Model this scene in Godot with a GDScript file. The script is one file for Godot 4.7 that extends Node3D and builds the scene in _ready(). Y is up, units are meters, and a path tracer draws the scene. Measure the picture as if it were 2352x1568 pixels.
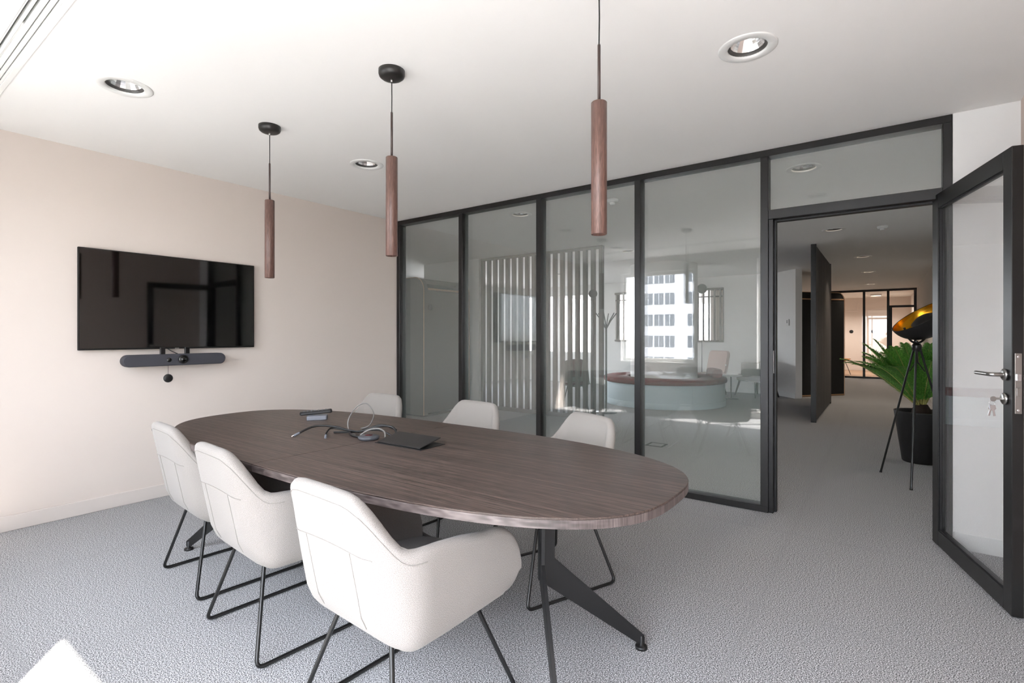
extends Node3D
# Units are metres, y is up. The lens stands at x = 0, z = 0; the glazed partition lies along x at z = -3.95 and the television wall along z at x = -4.515.

const CEIL := 2.55
const WALL_X := -4.515
const PART_Z := -3.95
const RIGHT_X := 0.615
const WIN_Z := 0.30
const TABLE_Y := 0.74

var M := {}
var taken := {}
var boxes := {}
var rng := RandomNumberGenerator.new()


func _ready() -> void:
	rng.seed = 7
	setup_camera_and_light()
	make_materials()
	build_shell()
	build_window_wall()
	build_partition()
	build_door()
	build_table()
	build_chairs()
	build_tv()
	build_pendants()
	build_ceiling_fittings()
	build_table_things()
	build_hall_shell()
	build_hall_left()
	build_bench()
	build_hall_seats()
	build_corridor()
	build_floor_lamp()
	build_plant()
	build_outside()


# ---------------------------------------------------------------- camera and light

func setup_camera_and_light() -> void:
	var cam := Camera3D.new()
	cam.name = "camera"
	var f := 1172.6
	cam.projection = Camera3D.PROJECTION_FRUSTUM
	cam.near = 0.05
	cam.far = 300.0
	cam.size = 1568.0 / f * cam.near
	cam.frustum_offset = Vector2(0.0, -(784.0 - 769.0) / f * cam.near)
	cam.position = Vector3(0, 1.25, 0)
	cam.rotation = Vector3(0, 0.6294, 0)
	add_child(cam)
	cam.current = true
	var env := Environment.new()
	env.background_mode = Environment.BG_SKY
	var sky := Sky.new()
	var sm := ProceduralSkyMaterial.new()
	sm.sky_top_color = Color(0.87, 0.905, 0.96)
	sm.sky_horizon_color = Color(0.93, 0.95, 0.97)
	sm.sky_curve = 0.25
	sm.ground_horizon_color = Color(0.80, 0.80, 0.79)
	sm.ground_bottom_color = Color(0.52, 0.515, 0.50)
	sm.sky_energy_multiplier = 1.0
	sm.sun_angle_max = 0.0
	sky.sky_material = sm
	env.sky = sky
	env.background_energy_multiplier = 2.6
	env.tonemap_mode = Environment.TONE_MAPPER_LINEAR
	env.tonemap_exposure = 6.7
	env.sdfgi_enabled = true
	env.ssao_enabled = true
	env.ssil_enabled = true
	var we := WorldEnvironment.new()
	we.name = "surroundings"
	we.environment = env
	add_child(we)
	var sun := DirectionalLight3D.new()
	sun.name = "sun"
	sun.light_color = Color(1.0, 0.98, 0.95)
	sun.light_energy = 2.6
	sun.light_angular_distance = 0.6
	sun.shadow_enabled = true
	sun.sky_mode = DirectionalLight3D.SKY_MODE_LIGHT_ONLY
	add_child(sun)
	var way := Vector3(-0.797, -1.28, -0.604).normalized()
	sun.look_at_from_position(Vector3(0, 10, 0), Vector3(0, 10, 0) + way, Vector3.UP)


# ---------------------------------------------------------------- helpers

func numbered(called: String) -> String:
	if not taken.has(called):
		taken[called] = 0
		return called
	taken[called] += 1
	return "%s_%03d" % [called, taken[called]]


func thing(called: String, label: String, category: String, at := Vector3.ZERO, turn := 0.0, group := "") -> Node3D:
	var o := Node3D.new()
	o.name = numbered(called)
	add_child(o)
	o.position = at
	o.rotation.y = turn
	o.set_meta("label", label)
	o.set_meta("category", category)
	if group != "":
		o.set_meta("group", group)
	return o


func struct(called: String, label := "") -> Node3D:
	var o := Node3D.new()
	o.name = numbered(called)
	add_child(o)
	o.set_meta("kind", "structure")
	if label != "":
		o.set_meta("label", label)
	return o


func part(parent: Node3D, called: String, mesh: Mesh, mat: Material, at := Vector3.ZERO, b := Basis()) -> MeshInstance3D:
	var o := MeshInstance3D.new()
	o.name = called if parent != self else numbered(called)
	o.mesh = mesh
	o.material_override = null
	if mesh.get_surface_count() > 0:
		o.set_surface_override_material(0, mat)
	o.transform = Transform3D(b, at)
	parent.add_child(o, true)
	return o


func tri(st: SurfaceTool, a: Vector3, b: Vector3, c: Vector3) -> void:
	st.add_vertex(a)
	st.add_vertex(b)
	st.add_vertex(c)


func quad(st: SurfaceTool, a: Vector3, b: Vector3, c: Vector3, d: Vector3) -> void:
	tri(st, a, b, c)
	tri(st, a, c, d)


func start(smooth := true) -> SurfaceTool:
	var st := SurfaceTool.new()
	st.begin(Mesh.PRIMITIVE_TRIANGLES)
	st.set_smooth_group(0 if smooth else 0xFFFFFFFF)
	return st


func done(st: SurfaceTool) -> ArrayMesh:
	st.generate_normals()
	return st.commit()


# a box with chamfered edges
func box_mesh(s: Vector3, bev: float) -> ArrayMesh:
	var key := "%s|%.4f" % [str(s.snapped(Vector3.ONE * 0.0001)), bev]
	if boxes.has(key):
		return boxes[key]
	bev = minf(bev, minf(s.x, minf(s.y, s.z)) * 0.45)
	var h := s * 0.5
	var st := start(false)
	for ax in 3:
		var u := (ax + 1) % 3
		var v := (ax + 2) % 3
		for sg in [-1.0, 1.0]:
			var p := []
			for k in [[-1, -1], [1, -1], [1, 1], [-1, 1]]:
				var q := Vector3.ZERO
				q[ax] = sg * h[ax]
				q[u] = k[0] * (h[u] - bev)
				q[v] = k[1] * (h[v] - bev)
				p.append(q)
			if sg > 0:
				quad(st, p[0], p[3], p[2], p[1])
			else:
				quad(st, p[0], p[1], p[2], p[3])
	if bev > 0.0:
		for ax in 3:   # edges along ax
			var u := (ax + 1) % 3
			var v := (ax + 2) % 3
			for su in [-1.0, 1.0]:
				for sv in [-1.0, 1.0]:
					var p := []
					for e in [-1.0, 1.0]:
						var q := Vector3.ZERO
						q[ax] = e * (h[ax] - bev)
						q[u] = su * h[u]
						q[v] = sv * (h[v] - bev)
						var r := Vector3.ZERO
						r[ax] = e * (h[ax] - bev)
						r[u] = su * (h[u] - bev)
						r[v] = sv * h[v]
						p.append(q)
						p.append(r)
					if su * sv > 0:
						quad(st, p[0], p[2], p[3], p[1])
					else:
						quad(st, p[0], p[1], p[3], p[2])
		for sx in [-1.0, 1.0]:
			for sy in [-1.0, 1.0]:
				for sz in [-1.0, 1.0]:
					var a := Vector3(sx * h.x, sy * (h.y - bev), sz * (h.z - bev))
					var b := Vector3(sx * (h.x - bev), sy * h.y, sz * (h.z - bev))
					var c := Vector3(sx * (h.x - bev), sy * (h.y - bev), sz * h.z)
					if sx * sy * sz > 0:
						tri(st, a, c, b)
					else:
						tri(st, a, b, c)
	boxes[key] = done(st)
	return boxes[key]


func box(parent: Node3D, called: String, c: Vector3, s: Vector3, mat: Material, bev := 0.002, b := Basis()) -> MeshInstance3D:
	return part(parent, called, box_mesh(s, bev), mat, c, b)


# a box given by its two corners
func slab(parent: Node3D, called: String, lo: Vector3, hi: Vector3, mat: Material, bev := 0.0) -> MeshInstance3D:
	return box(parent, called, (lo + hi) * 0.5, hi - lo, mat, bev)


# profile of (radius, height), turned round y
func lathe(profile: Array, seg := 32, smooth := true) -> ArrayMesh:
	var st := start(smooth)
	for i in profile.size() - 1:
		var a: Vector2 = profile[i]
		var b: Vector2 = profile[i + 1]
		for k in seg:
			var t0 := TAU * k / seg
			var t1 := TAU * (k + 1) / seg
			var p0 := Vector3(a.x * cos(t0), a.y, a.x * sin(t0))
			var p1 := Vector3(a.x * cos(t1), a.y, a.x * sin(t1))
			var q0 := Vector3(b.x * cos(t0), b.y, b.x * sin(t0))
			var q1 := Vector3(b.x * cos(t1), b.y, b.x * sin(t1))
			if a.x > 0.00001:
				tri(st, p0, p1, q1)
			if b.x > 0.00001:
				tri(st, p0, q1, q0)
	return done(st)


func tube(pts: Array, r: float, seg := 8, closed := false, r_end := -1.0) -> ArrayMesh:
	var st := start()
	var n := pts.size()
	var rings := []
	var side := Vector3.ZERO
	for i in n:
		var d: Vector3
		if closed:
			d = (pts[(i + 1) % n] - pts[(i + n - 1) % n]).normalized()
		else:
			d = (pts[mini(i + 1, n - 1)] - pts[maxi(i - 1, 0)]).normalized()
		if side == Vector3.ZERO:
			side = d.cross(Vector3.UP if absf(d.y) < 0.9 else Vector3.RIGHT).normalized()
		side = (side - d * side.dot(d)).normalized()
		var up := side.cross(d)
		var rr := r if r_end < 0.0 else lerpf(r, r_end, float(i) / (n - 1))
		var ring := []
		for k in seg:
			var t := TAU * k / seg
			ring.append(pts[i] + (side * cos(t) + up * sin(t)) * rr)
		rings.append(ring)
	for i in (n if closed else n - 1):
		var a: Array = rings[i]
		var b: Array = rings[(i + 1) % n]
		for k in seg:
			var k2 := (k + 1) % seg
			quad(st, a[k], b[k], b[k2], a[k2])
	if not closed:
		st.set_smooth_group(1)
		for k in range(1, seg - 1):
			tri(st, rings[0][0], rings[0][k], rings[0][k + 1])
			tri(st, rings[n - 1][0], rings[n - 1][k + 1], rings[n - 1][k])
	return done(st)


# a polyline with its corners rounded
func bent(pts: Array, r: float, n := 5) -> Array:
	var out := [pts[0]]
	for i in range(1, pts.size() - 1):
		var p: Vector3 = pts[i]
		var a: Vector3 = (pts[i - 1] - p)
		var b: Vector3 = (pts[i + 1] - p)
		var rr := minf(r, minf(a.length(), b.length()) * 0.48)
		var p0 := p + a.normalized() * rr
		var p2 := p + b.normalized() * rr
		for k in n + 1:
			var t := float(k) / n
			out.append(p0.lerp(p, t).lerp(p.lerp(p2, t), t))
	out.append(pts[pts.size() - 1])
	return out


func smooth_curve(pts: Array, per := 6) -> Array:
	var out := []
	var n := pts.size()
	for i in n - 1:
		var p0: Vector3 = pts[maxi(i - 1, 0)]
		var p1: Vector3 = pts[i]
		var p2: Vector3 = pts[i + 1]
		var p3: Vector3 = pts[mini(i + 2, n - 1)]
		for k in per:
			out.append(p1.cubic_interpolate(p2, p0, p3, float(k) / per))
	out.append(pts[n - 1])
	return out


# rows of points joined to a surface
func grid(rows: Array, close_across := false) -> ArrayMesh:
	var st := start()
	for i in rows.size() - 1:
		var a: Array = rows[i]
		var b: Array = rows[i + 1]
		var m := a.size()
		for k in (m if close_across else m - 1):
			var k2 := (k + 1) % m
			quad(st, a[k], a[k2], b[k2], b[k])
	return done(st)


# polygon in x and y pushed along z by depth, its rims chamfered
func prism(poly: PackedVector2Array, depth: float, bev := 0.0) -> ArrayMesh:
	var p := poly.duplicate()
	if Geometry2D.is_polygon_clockwise(p):
		p.reverse()
	var st := start(false)
	var inner := p
	if bev > 0.0:
		inner = PackedVector2Array()
		var n := p.size()
		for i in n:
			var d0 := (p[i] - p[(i + n - 1) % n]).normalized()
			var d1 := (p[(i + 1) % n] - p[i]).normalized()
			var nn := (Vector2(-d0.y, d0.x) + Vector2(-d1.y, d1.x))
			nn = nn.normalized() / maxf(0.3, nn.length() * 0.5)
			inner.append(p[i] + nn * bev)
	var idx := Geometry2D.triangulate_polygon(inner)
	for i in range(0, idx.size(), 3):
		var a := inner[idx[i]]
		var b := inner[idx[i + 1]]
		var c := inner[idx[i + 2]]
		if (b - a).cross(c - a) < 0.0:
			var t := b
			b = c
			c = t
		tri(st, Vector3(a.x, a.y, depth), Vector3(c.x, c.y, depth), Vector3(b.x, b.y, depth))
		tri(st, Vector3(a.x, a.y, 0), Vector3(b.x, b.y, 0), Vector3(c.x, c.y, 0))
	var m := p.size()
	for i in m:
		var a := p[i]
		var b := p[(i + 1) % m]
		quad(st, Vector3(a.x, a.y, bev), Vector3(a.x, a.y, depth - bev), Vector3(b.x, b.y, depth - bev), Vector3(b.x, b.y, bev))
		if bev > 0.0:
			var ai := inner[i]
			var bi := inner[(i + 1) % m]
			quad(st, Vector3(a.x, a.y, depth - bev), Vector3(ai.x, ai.y, depth), Vector3(bi.x, bi.y, depth), Vector3(b.x, b.y, depth - bev))
			quad(st, Vector3(ai.x, ai.y, 0), Vector3(a.x, a.y, bev), Vector3(b.x, b.y, bev), Vector3(bi.x, bi.y, 0))
	return done(st)


func rounded_rect(w: float, h: float, r: float, n := 6) -> PackedVector2Array:
	var p := PackedVector2Array()
	for c in [[1, 1, 0.0], [-1, 1, 0.5], [-1, -1, 1.0], [1, -1, 1.5]]:
		for k in n + 1:
			var t: float = PI * (c[2] + 0.5 * k / n)
			p.append(Vector2(c[0] * (w * 0.5 - r) + r * cos(t), c[1] * (h * 0.5 - r) + r * sin(t)))
	return p


# turns what was built flat in x and y, pushed along z, so that its push points up
func lying() -> Basis:
	return Basis(Vector3(1, 0, 0), Vector3(0, 0, -1), Vector3(0, 1, 0))


# ---------------------------------------------------------------- materials

func noise_tex(size: int, freq: float, lo: Color, hi: Color, kind := FastNoiseLite.TYPE_SIMPLEX_SMOOTH, octaves := 2, nseed := 1, squeeze := 0.0) -> NoiseTexture2D:
	var n := FastNoiseLite.new()
	n.noise_type = kind
	n.frequency = freq
	n.seed = nseed
	n.fractal_octaves = octaves
	var t := NoiseTexture2D.new()
	t.width = size
	t.height = size
	t.seamless = true
	t.noise = n
	var g := Gradient.new()
	g.set_color(0, lo)
	g.set_color(1, hi)
	g.set_offset(0, squeeze)
	g.set_offset(1, 1.0 - squeeze)
	t.color_ramp = g
	return t


func bump_tex(size: int, freq: float, octaves := 2, nseed := 3) -> NoiseTexture2D:
	var n := FastNoiseLite.new()
	n.noise_type = FastNoiseLite.TYPE_SIMPLEX_SMOOTH
	n.frequency = freq
	n.seed = nseed
	n.fractal_octaves = octaves
	var t := NoiseTexture2D.new()
	t.width = size
	t.height = size
	t.seamless = true
	t.noise = n
	return t


# streaks of wood grain that run along u
func grain_tex(w: int, h: int, dark: Color, pale: Color, nseed: int, upright := false) -> ImageTexture:
	var a := FastNoiseLite.new()
	a.seed = nseed
	a.frequency = 0.02
	a.fractal_octaves = 4
	var b := FastNoiseLite.new()
	b.seed = nseed + 1
	b.frequency = 0.12
	b.fractal_octaves = 2
	var im := Image.create(w if not upright else h, h if not upright else w, false, Image.FORMAT_RGB8)
	for y in h:
		for x in w:
			# closed in both directions so that the repeats meet
			var tx := float(x) / w
			var wave := sin(TAU * tx) * 2.0
			var s := a.get_noise_2d(cos(TAU * tx) * 14.0, y * 2.2 + wave)
			var f := b.get_noise_3d(cos(TAU * tx) * 26.0, sin(TAU * tx) * 26.0, y * 4.0)
			var v := clampf(0.5 + 0.55 * s + 0.75 * f, 0.0, 1.0)
			var c := dark.lerp(pale, v)
			if upright:
				im.set_pixel(y, x, c)
			else:
				im.set_pixel(x, y, c)
	return ImageTexture.create_from_image(im)


func mat(called: String, c: Color, rough := 0.6, metal := 0.0) -> StandardMaterial3D:
	var m := StandardMaterial3D.new()
	m.resource_name = called
	m.albedo_color = c
	m.roughness = rough
	m.metallic = metal
	M[called] = m
	return m


func tiled(m: StandardMaterial3D, t: Texture2D, scale: Vector3, in_world := false) -> void:
	m.albedo_texture = t
	m.uv1_triplanar = true
	m.uv1_world_triplanar = in_world
	m.uv1_scale = scale
	m.uv1_triplanar_sharpness = 4.0


func relief(m: StandardMaterial3D, t: Texture2D, depth_cm: float) -> void:
	m.heightmap_enabled = true
	m.heightmap_texture = t
	m.heightmap_scale = depth_cm


func make_materials() -> void:
	var carpet := mat("carpet", Color(1, 1, 1), 0.95)
	tiled(carpet, noise_tex(1024, 0.16, Color(0.33, 0.329, 0.333), Color(0.87, 0.868, 0.875), FastNoiseLite.TYPE_SIMPLEX, 2, 11, 0.24), Vector3.ONE * 0.95, true)
	relief(carpet, bump_tex(1024, 0.16, 2, 11), 0.03)
	carpet.metallic_specular = 0.2
	var cw := mat("ceiling_paint", Color(0.955, 0.95, 0.94), 0.9)
	cw.metallic_specular = 0.2
	var taupe := mat("taupe_paint", Color(0.845, 0.803, 0.772), 0.75)
	taupe.metallic_specular = 0.3
	var base := mat("skirting_paint", Color(0.83, 0.795, 0.77), 0.5)
	base.metallic_specular = 0.4
	mat("white_paint", Color(0.93, 0.925, 0.915), 0.8)
	mat("pink_paint", Color(0.84, 0.77, 0.735), 0.8)
	mat("peach_paint", Color(0.91, 0.865, 0.83), 0.8)
	mat("white_lacquer", Color(0.92, 0.92, 0.91), 0.35)
	mat("white_plastic", Color(0.90, 0.90, 0.89), 0.4)
	mat("frame_black", Color(0.088, 0.085, 0.085), 0.38)
	mat("gasket", Color(0.03, 0.03, 0.035), 0.5)
	mat("powder_black", Color(0.085, 0.083, 0.085), 0.42)
	mat("rod_black", Color(0.10, 0.10, 0.10), 0.3)
	var g := mat("pane_glass", Color(0.80, 0.86, 0.83, 0.035), 0.0)
	g.transparency = BaseMaterial3D.TRANSPARENCY_ALPHA
	var g2 := mat("window_glass", Color(0.9, 0.95, 0.95, 0.01), 0.0)
	g2.transparency = BaseMaterial3D.TRANSPARENCY_ALPHA
	var wood := mat("table_oak", Color(1, 1, 1), 0.42)
	tiled(wood, grain_tex(1024, 512, Color(0.11, 0.085, 0.075), Color(0.455, 0.382, 0.35), 5), Vector3(0.5, 4.2, 4.2))
	var edge := mat("edge_oak", Color(1, 1, 1), 0.4)
	tiled(edge, grain_tex(512, 256, Color(0.22, 0.19, 0.183), Color(0.46, 0.415, 0.405), 15), Vector3(0.7, 11.0, 0.7))
	var wal := mat("walnut", Color(1, 1, 1), 0.4)
	tiled(wal, grain_tex(512, 256, Color(0.27, 0.185, 0.16), Color(0.44, 0.33, 0.295), 25, true), Vector3(5.0, 1.2, 5.0))
	var cloth := mat("chair_cloth", Color(1, 1, 1), 0.92)
	tiled(cloth, noise_tex(512, 0.22, Color(0.475, 0.455, 0.44), Color(0.645, 0.62, 0.602), FastNoiseLite.TYPE_SIMPLEX, 2, 31, 0.25), Vector3.ONE * 3.8)
	relief(cloth, bump_tex(512, 0.22, 2, 31), 0.06)
	cloth.rim_enabled = true
	cloth.rim = 0.25
	cloth.rim_tint = 0.6
	cloth.metallic_specular = 0.2
	mat("seam_thread", Color(0.53, 0.51, 0.492), 0.9)
	var scr := mat("screen_black", Color(0.012, 0.012, 0.013), 0.04)
	scr.metallic_specular = 0.7
	mat("bezel_black", Color(0.03, 0.03, 0.032), 0.3)
	var sp := mat("speaker_cloth", Color(0.235, 0.235, 0.26), 0.85)
	relief(sp, bump_tex(256, 0.3, 1, 5), 0.03)
	sp.uv1_triplanar = true
	sp.uv1_scale = Vector3.ONE * 6.0
	mat("lens_glass", Color(0.01, 0.01, 0.012), 0.05)
	mat("chrome", Color(0.86, 0.86, 0.87), 0.12, 1.0)
	mat("steel", Color(0.70, 0.69, 0.68), 0.28, 1.0)
	mat("reflector", Color(0.94, 0.94, 0.94), 0.16, 1.0)
	mat("satin_grey", Color(0.30, 0.295, 0.29), 0.4)
	mat("slat_grey", Color(0.30, 0.29, 0.285), 0.5)
	mat("canopy_black", Color(0.125, 0.12, 0.115), 0.35)
	mat("bronze_rod", Color(0.22, 0.16, 0.145), 0.35)
	mat("grey_plastic", Color(0.42, 0.43, 0.46), 0.45)
	mat("puck_grey", Color(0.27, 0.275, 0.295), 0.5)
	mat("dark_plastic", Color(0.07, 0.068, 0.075), 0.4)
	mat("cable_black", Color(0.055, 0.055, 0.06), 0.4)
	mat("cable_grey", Color(0.42, 0.41, 0.40), 0.35)
	mat("booth_grey", Color(0.355, 0.34, 0.33), 0.85)
	mat("booth_black", Color(0.05, 0.045, 0.05), 0.8)
	mat("brass_trim", Color(0.74, 0.60, 0.47), 0.4, 0.6)
	mat("batten_brown", Color(0.34, 0.30, 0.275), 0.7)
	mat("red_leather", Color(0.44, 0.045, 0.035), 0.6).metallic_specular = 0.2
	mat("dark_red", Color(0.27, 0.06, 0.065), 0.6)
	mat("pale_blue", Color(0.80, 0.86, 0.88), 0.5)
	mat("grey_cloth", Color(0.43, 0.42, 0.405), 0.9)
	mat("pink_cloth", Color(0.72, 0.62, 0.585), 0.9)
	mat("olive_cloth", Color(0.40, 0.385, 0.30), 0.9)
	mat("dark_wood", Color(0.085, 0.07, 0.065), 0.5)
	mat("gold", Color(0.93, 0.66, 0.14), 0.22, 0.85)
	mat("pot_black", Color(0.075, 0.072, 0.075), 0.55)
	mat("soil", Color(0.16, 0.11, 0.08), 0.95)
	mat("stalk", Color(0.62, 0.60, 0.33), 0.6)
	mat("orange_cloth", Color(0.78, 0.50, 0.16), 0.8)
	mat("ochre_floor", Color(0.74, 0.62, 0.52), 0.8)
	mat("facade_white", Color(0.90, 0.90, 0.91), 0.7)
	mat("facade_pane", Color(0.36, 0.39, 0.43), 0.15)
	mat("street", Color(0.50, 0.495, 0.485), 0.9)
	var leaf := mat("frond_green", Color(1, 1, 1), 0.42)
	tiled(leaf, noise_tex(256, 0.05, Color(0.20, 0.42, 0.12), Color(0.50, 0.70, 0.32), FastNoiseLite.TYPE_SIMPLEX, 2, 41), Vector3.ONE * 4.0)
	leaf.backlight_enabled = true
	leaf.backlight = Color(0.18, 0.32, 0.08)
	var glow := mat("lamp_glow", Color(0.95, 0.93, 0.9), 0.4)
	glow.emission_enabled = true
	glow.emission = Color(1.0, 0.90, 0.78)
	glow.emission_energy_multiplier = 1.2


# ---------------------------------------------------------------- the room

func meta_structure(o: Node) -> void:
	o.set_meta("kind", "structure")


const DOWNLIGHTS := [
	[-3.214, -0.968], [-3.193, -2.498], [-0.499, -2.498],
	[-0.505, -4.557], [-3.168, -4.502], [-0.499, -7.43], [-0.279, -10.273], [-0.253, -12.821], [-0.268, -15.92],
	[-3.2, -7.45], [-5.6, -9.4]]


func build_shell() -> void:
	var fl := slab(self, "floor", Vector3(-9.0, -0.25, -22.0), Vector3(1.4, 0.0, 0.6), M.carpet)
	meta_structure(fl)
	fl.set_meta("label", "speckled grey office carpet")
	# the ceiling, with a round hole for each fitting and a long one for the air slots
	var ce := CSGCombiner3D.new()
	ce.name = "ceiling"
	add_child(ce)
	meta_structure(ce)
	ce.set_meta("label", "smooth white plaster ceiling")
	var body := CSGBox3D.new()
	body.name = "ceiling_body"
	body.size = Vector3(10.4, 0.3, 22.6)
	body.position = Vector3(-3.8, CEIL + 0.15, -10.7)
	body.material = M.ceiling_paint
	ce.add_child(body)
	for d in DOWNLIGHTS:
		var hole := CSGCylinder3D.new()
		hole.name = "ceiling_hole"
		hole.operation = CSGShape3D.OPERATION_SUBTRACTION
		hole.radius = 0.096
		hole.height = 0.3
		hole.sides = 32
		hole.position = Vector3(d[0], CEIL + 0.0, d[1])
		hole.material = M.ceiling_paint
		ce.add_child(hole, true)
	var slot := CSGBox3D.new()
	slot.name = "ceiling_slot"
	slot.operation = CSGShape3D.OPERATION_SUBTRACTION
	slot.size = Vector3(4.9, 0.2, 0.090)
	slot.position = Vector3(-2.05, CEIL, -0.535)
	slot.material = M.ceiling_paint
	ce.add_child(slot)
	# walls
	var wl := slab(self, "wall_left", Vector3(WALL_X - 0.12, 0, PART_Z - 0.10), Vector3(WALL_X, CEIL, WIN_Z), M.taupe_paint)
	meta_structure(wl)
	wl.set_meta("label", "taupe painted wall behind the television")
	var bl := slab(self, "baseboard_left", Vector3(WALL_X, 0, PART_Z + 0.002), Vector3(WALL_X + 0.013, 0.098, WIN_Z), M.skirting_paint, 0.003)
	meta_structure(bl)
	var wr := slab(self, "wall_right", Vector3(RIGHT_X, 0, PART_Z), Vector3(RIGHT_X + 0.12, CEIL, 0.50), M.pink_paint)
	meta_structure(wr)
	var wb := slab(self, "wall_door_side", Vector3(0.328, 0, PART_Z - 0.10), Vector3(RIGHT_X + 0.12, CEIL, PART_Z), M.white_paint)
	meta_structure(wb)
	var bb := slab(self, "baseboard_door_side", Vector3(0.330, 0, PART_Z), Vector3(RIGHT_X, 0.098, PART_Z + 0.013), M.white_lacquer, 0.003)
	meta_structure(bb)
	var br := slab(self, "baseboard_right", Vector3(RIGHT_X - 0.013, 0, PART_Z + 0.013), Vector3(RIGHT_X, 0.098, WIN_Z), M.white_lacquer, 0.003)
	meta_structure(br)


func wall_with_openings(parent: Node3D, called: String, along: String, lo: float, hi: float, face0: float, face1: float, top: float, holes: Array, mat_: Material) -> void:
	# along "x": lo..hi in x, thickness face0..face1 in z; holes are [from, to, sill, head] in rising order
	var at := lo
	var put := func(a: float, b: float, y0: float, y1: float) -> void:
		if b - a < 0.001 or y1 - y0 < 0.001:
			return
		if along == "x":
			slab(parent, called, Vector3(a, y0, face0), Vector3(b, y1, face1), mat_)
		else:
			slab(parent, called, Vector3(face0, y0, a), Vector3(face1, y1, b), mat_)
	for h in holes:
		put.call(at, h[0], 0.0, top)
		put.call(h[0], h[1], 0.0, h[2])
		put.call(h[0], h[1], h[3], top)
		at = h[1]
	put.call(at, hi, 0.0, top)


# window frame with pane, lying in x and y at depth z
func window_unit(called: String, x0: float, x1: float, y0: float, y1: float, z: float, w: float, splits: Array, mat_: Material) -> Node3D:
	var o := struct(called)
	var d := 0.06
	slab(o, "frame", Vector3(x0, y0, z - d / 2), Vector3(x0 + w, y1, z + d / 2), mat_, 0.003)
	slab(o, "frame", Vector3(x1 - w, y0, z - d / 2), Vector3(x1, y1, z + d / 2), mat_, 0.003)
	slab(o, "frame", Vector3(x0 + w, y1 - w, z - d / 2), Vector3(x1 - w, y1, z + d / 2), mat_, 0.003)
	slab(o, "frame", Vector3(x0 + w, y0, z - d / 2), Vector3(x1 - w, y0 + w, z + d / 2), mat_, 0.003)
	var at := x0 + w
	for s in splits + [x1 - w + w * 0.5]:
		slab(o, "pane", Vector3(at, y0 + w, z - 0.004), Vector3(s - w * 0.5, y1 - w, z + 0.004), M.window_glass)
		if s < x1 - w:
			slab(o, "mullion", Vector3(s - w * 0.5, y0 + w, z - d / 2), Vector3(s + w * 0.5, y1 - w, z + d / 2), mat_, 0.003)
		at = s + w * 0.5
	return o


func build_window_wall() -> void:
	var o := struct("wall_window", "white outside wall with two windows")
	wall_with_openings(o, "wall_piece", "x", WALL_X - 0.12, RIGHT_X + 0.12, WIN_Z, 0.50, CEIL, [[-3.70, -2.44, 0.80, 2.31], [-1.53, 0.50, 0.10, 2.398]], M.white_paint)
	window_unit("window_2", -3.70, -2.44, 0.80, 2.31, 0.42, 0.055, [], M.white_lacquer)
	window_unit("window_3", -1.53, 0.50, 0.10, 2.398, 0.44, 0.055, [-0.55], M.white_lacquer)


func build_partition() -> void:
	var o := struct("window_1", "black framed floor to ceiling glass partition")
	var z0 := PART_Z - 0.10
	var posts := [[WALL_X + 0.002, -4.463], [-3.563, -3.513], [-2.602, -2.552], [-1.643, -1.593], [-0.705, -0.655]]
	slab(o, "top_rail", Vector3(WALL_X + 0.002, 2.503, z0), Vector3(0.327, CEIL - 0.001, PART_Z), M.frame_black, 0.002)
	slab(o, "bottom_rail", Vector3(WALL_X + 0.016, 0.001, z0), Vector3(-0.655, 0.046, PART_Z), M.frame_black, 0.002)
	for p in posts:
		slab(o, "post", Vector3(p[0], 0.046, z0), Vector3(p[1], 2.503, PART_Z), M.frame_black, 0.002)
	slab(o, "post", Vector3(0.283, 0.001, z0), Vector3(0.327, 2.503, PART_Z), M.frame_black, 0.002)
	# door frame: jambs, stops and the transom rail
	slab(o, "jamb", Vector3(-0.655, 0.001, z0), Vector3(-0.625, 2.06, PART_Z - 0.012), M.frame_black, 0.002)
	slab(o, "jamb", Vector3(0.250, 0.001, z0), Vector3(0.283, 2.06, PART_Z - 0.05), M.frame_black, 0.002)
	slab(o, "door_stop", Vector3(-0.625, 0.001, z0), Vector3(-0.612, 2.06, PART_Z - 0.055), M.gasket, 0.001)
	slab(o, "door_stop", Vector3(-0.612, 2.047, z0), Vector3(0.250, 2.06, PART_Z - 0.055), M.gasket, 0.001)
	slab(o, "transom_rail", Vector3(-0.655, 2.06, z0), Vector3(0.283, 2.125, PART_Z), M.frame_black, 0.002)
	slab(o, "strike_plate", Vector3(-0.626, 0.98, PART_Z - 0.045), Vector3(-0.6235, 1.14, PART_Z - 0.022), M.chrome, 0.0005)
	for i in posts.size() - 1:
		for zz in [-3.998, -4.034]:
			slab(o, "pane", Vector3(posts[i][1] - 0.006, 0.04, zz - 0.003), Vector3(posts[i + 1][0] + 0.006, 2.51, zz + 0.003), M.pane_glass)
	for zz in [-3.998, -4.034]:
		slab(o, "pane", Vector3(-0.661, 2.119, zz - 0.003), Vector3(0.289, 2.51, zz + 0.003), M.pane_glass)


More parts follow.
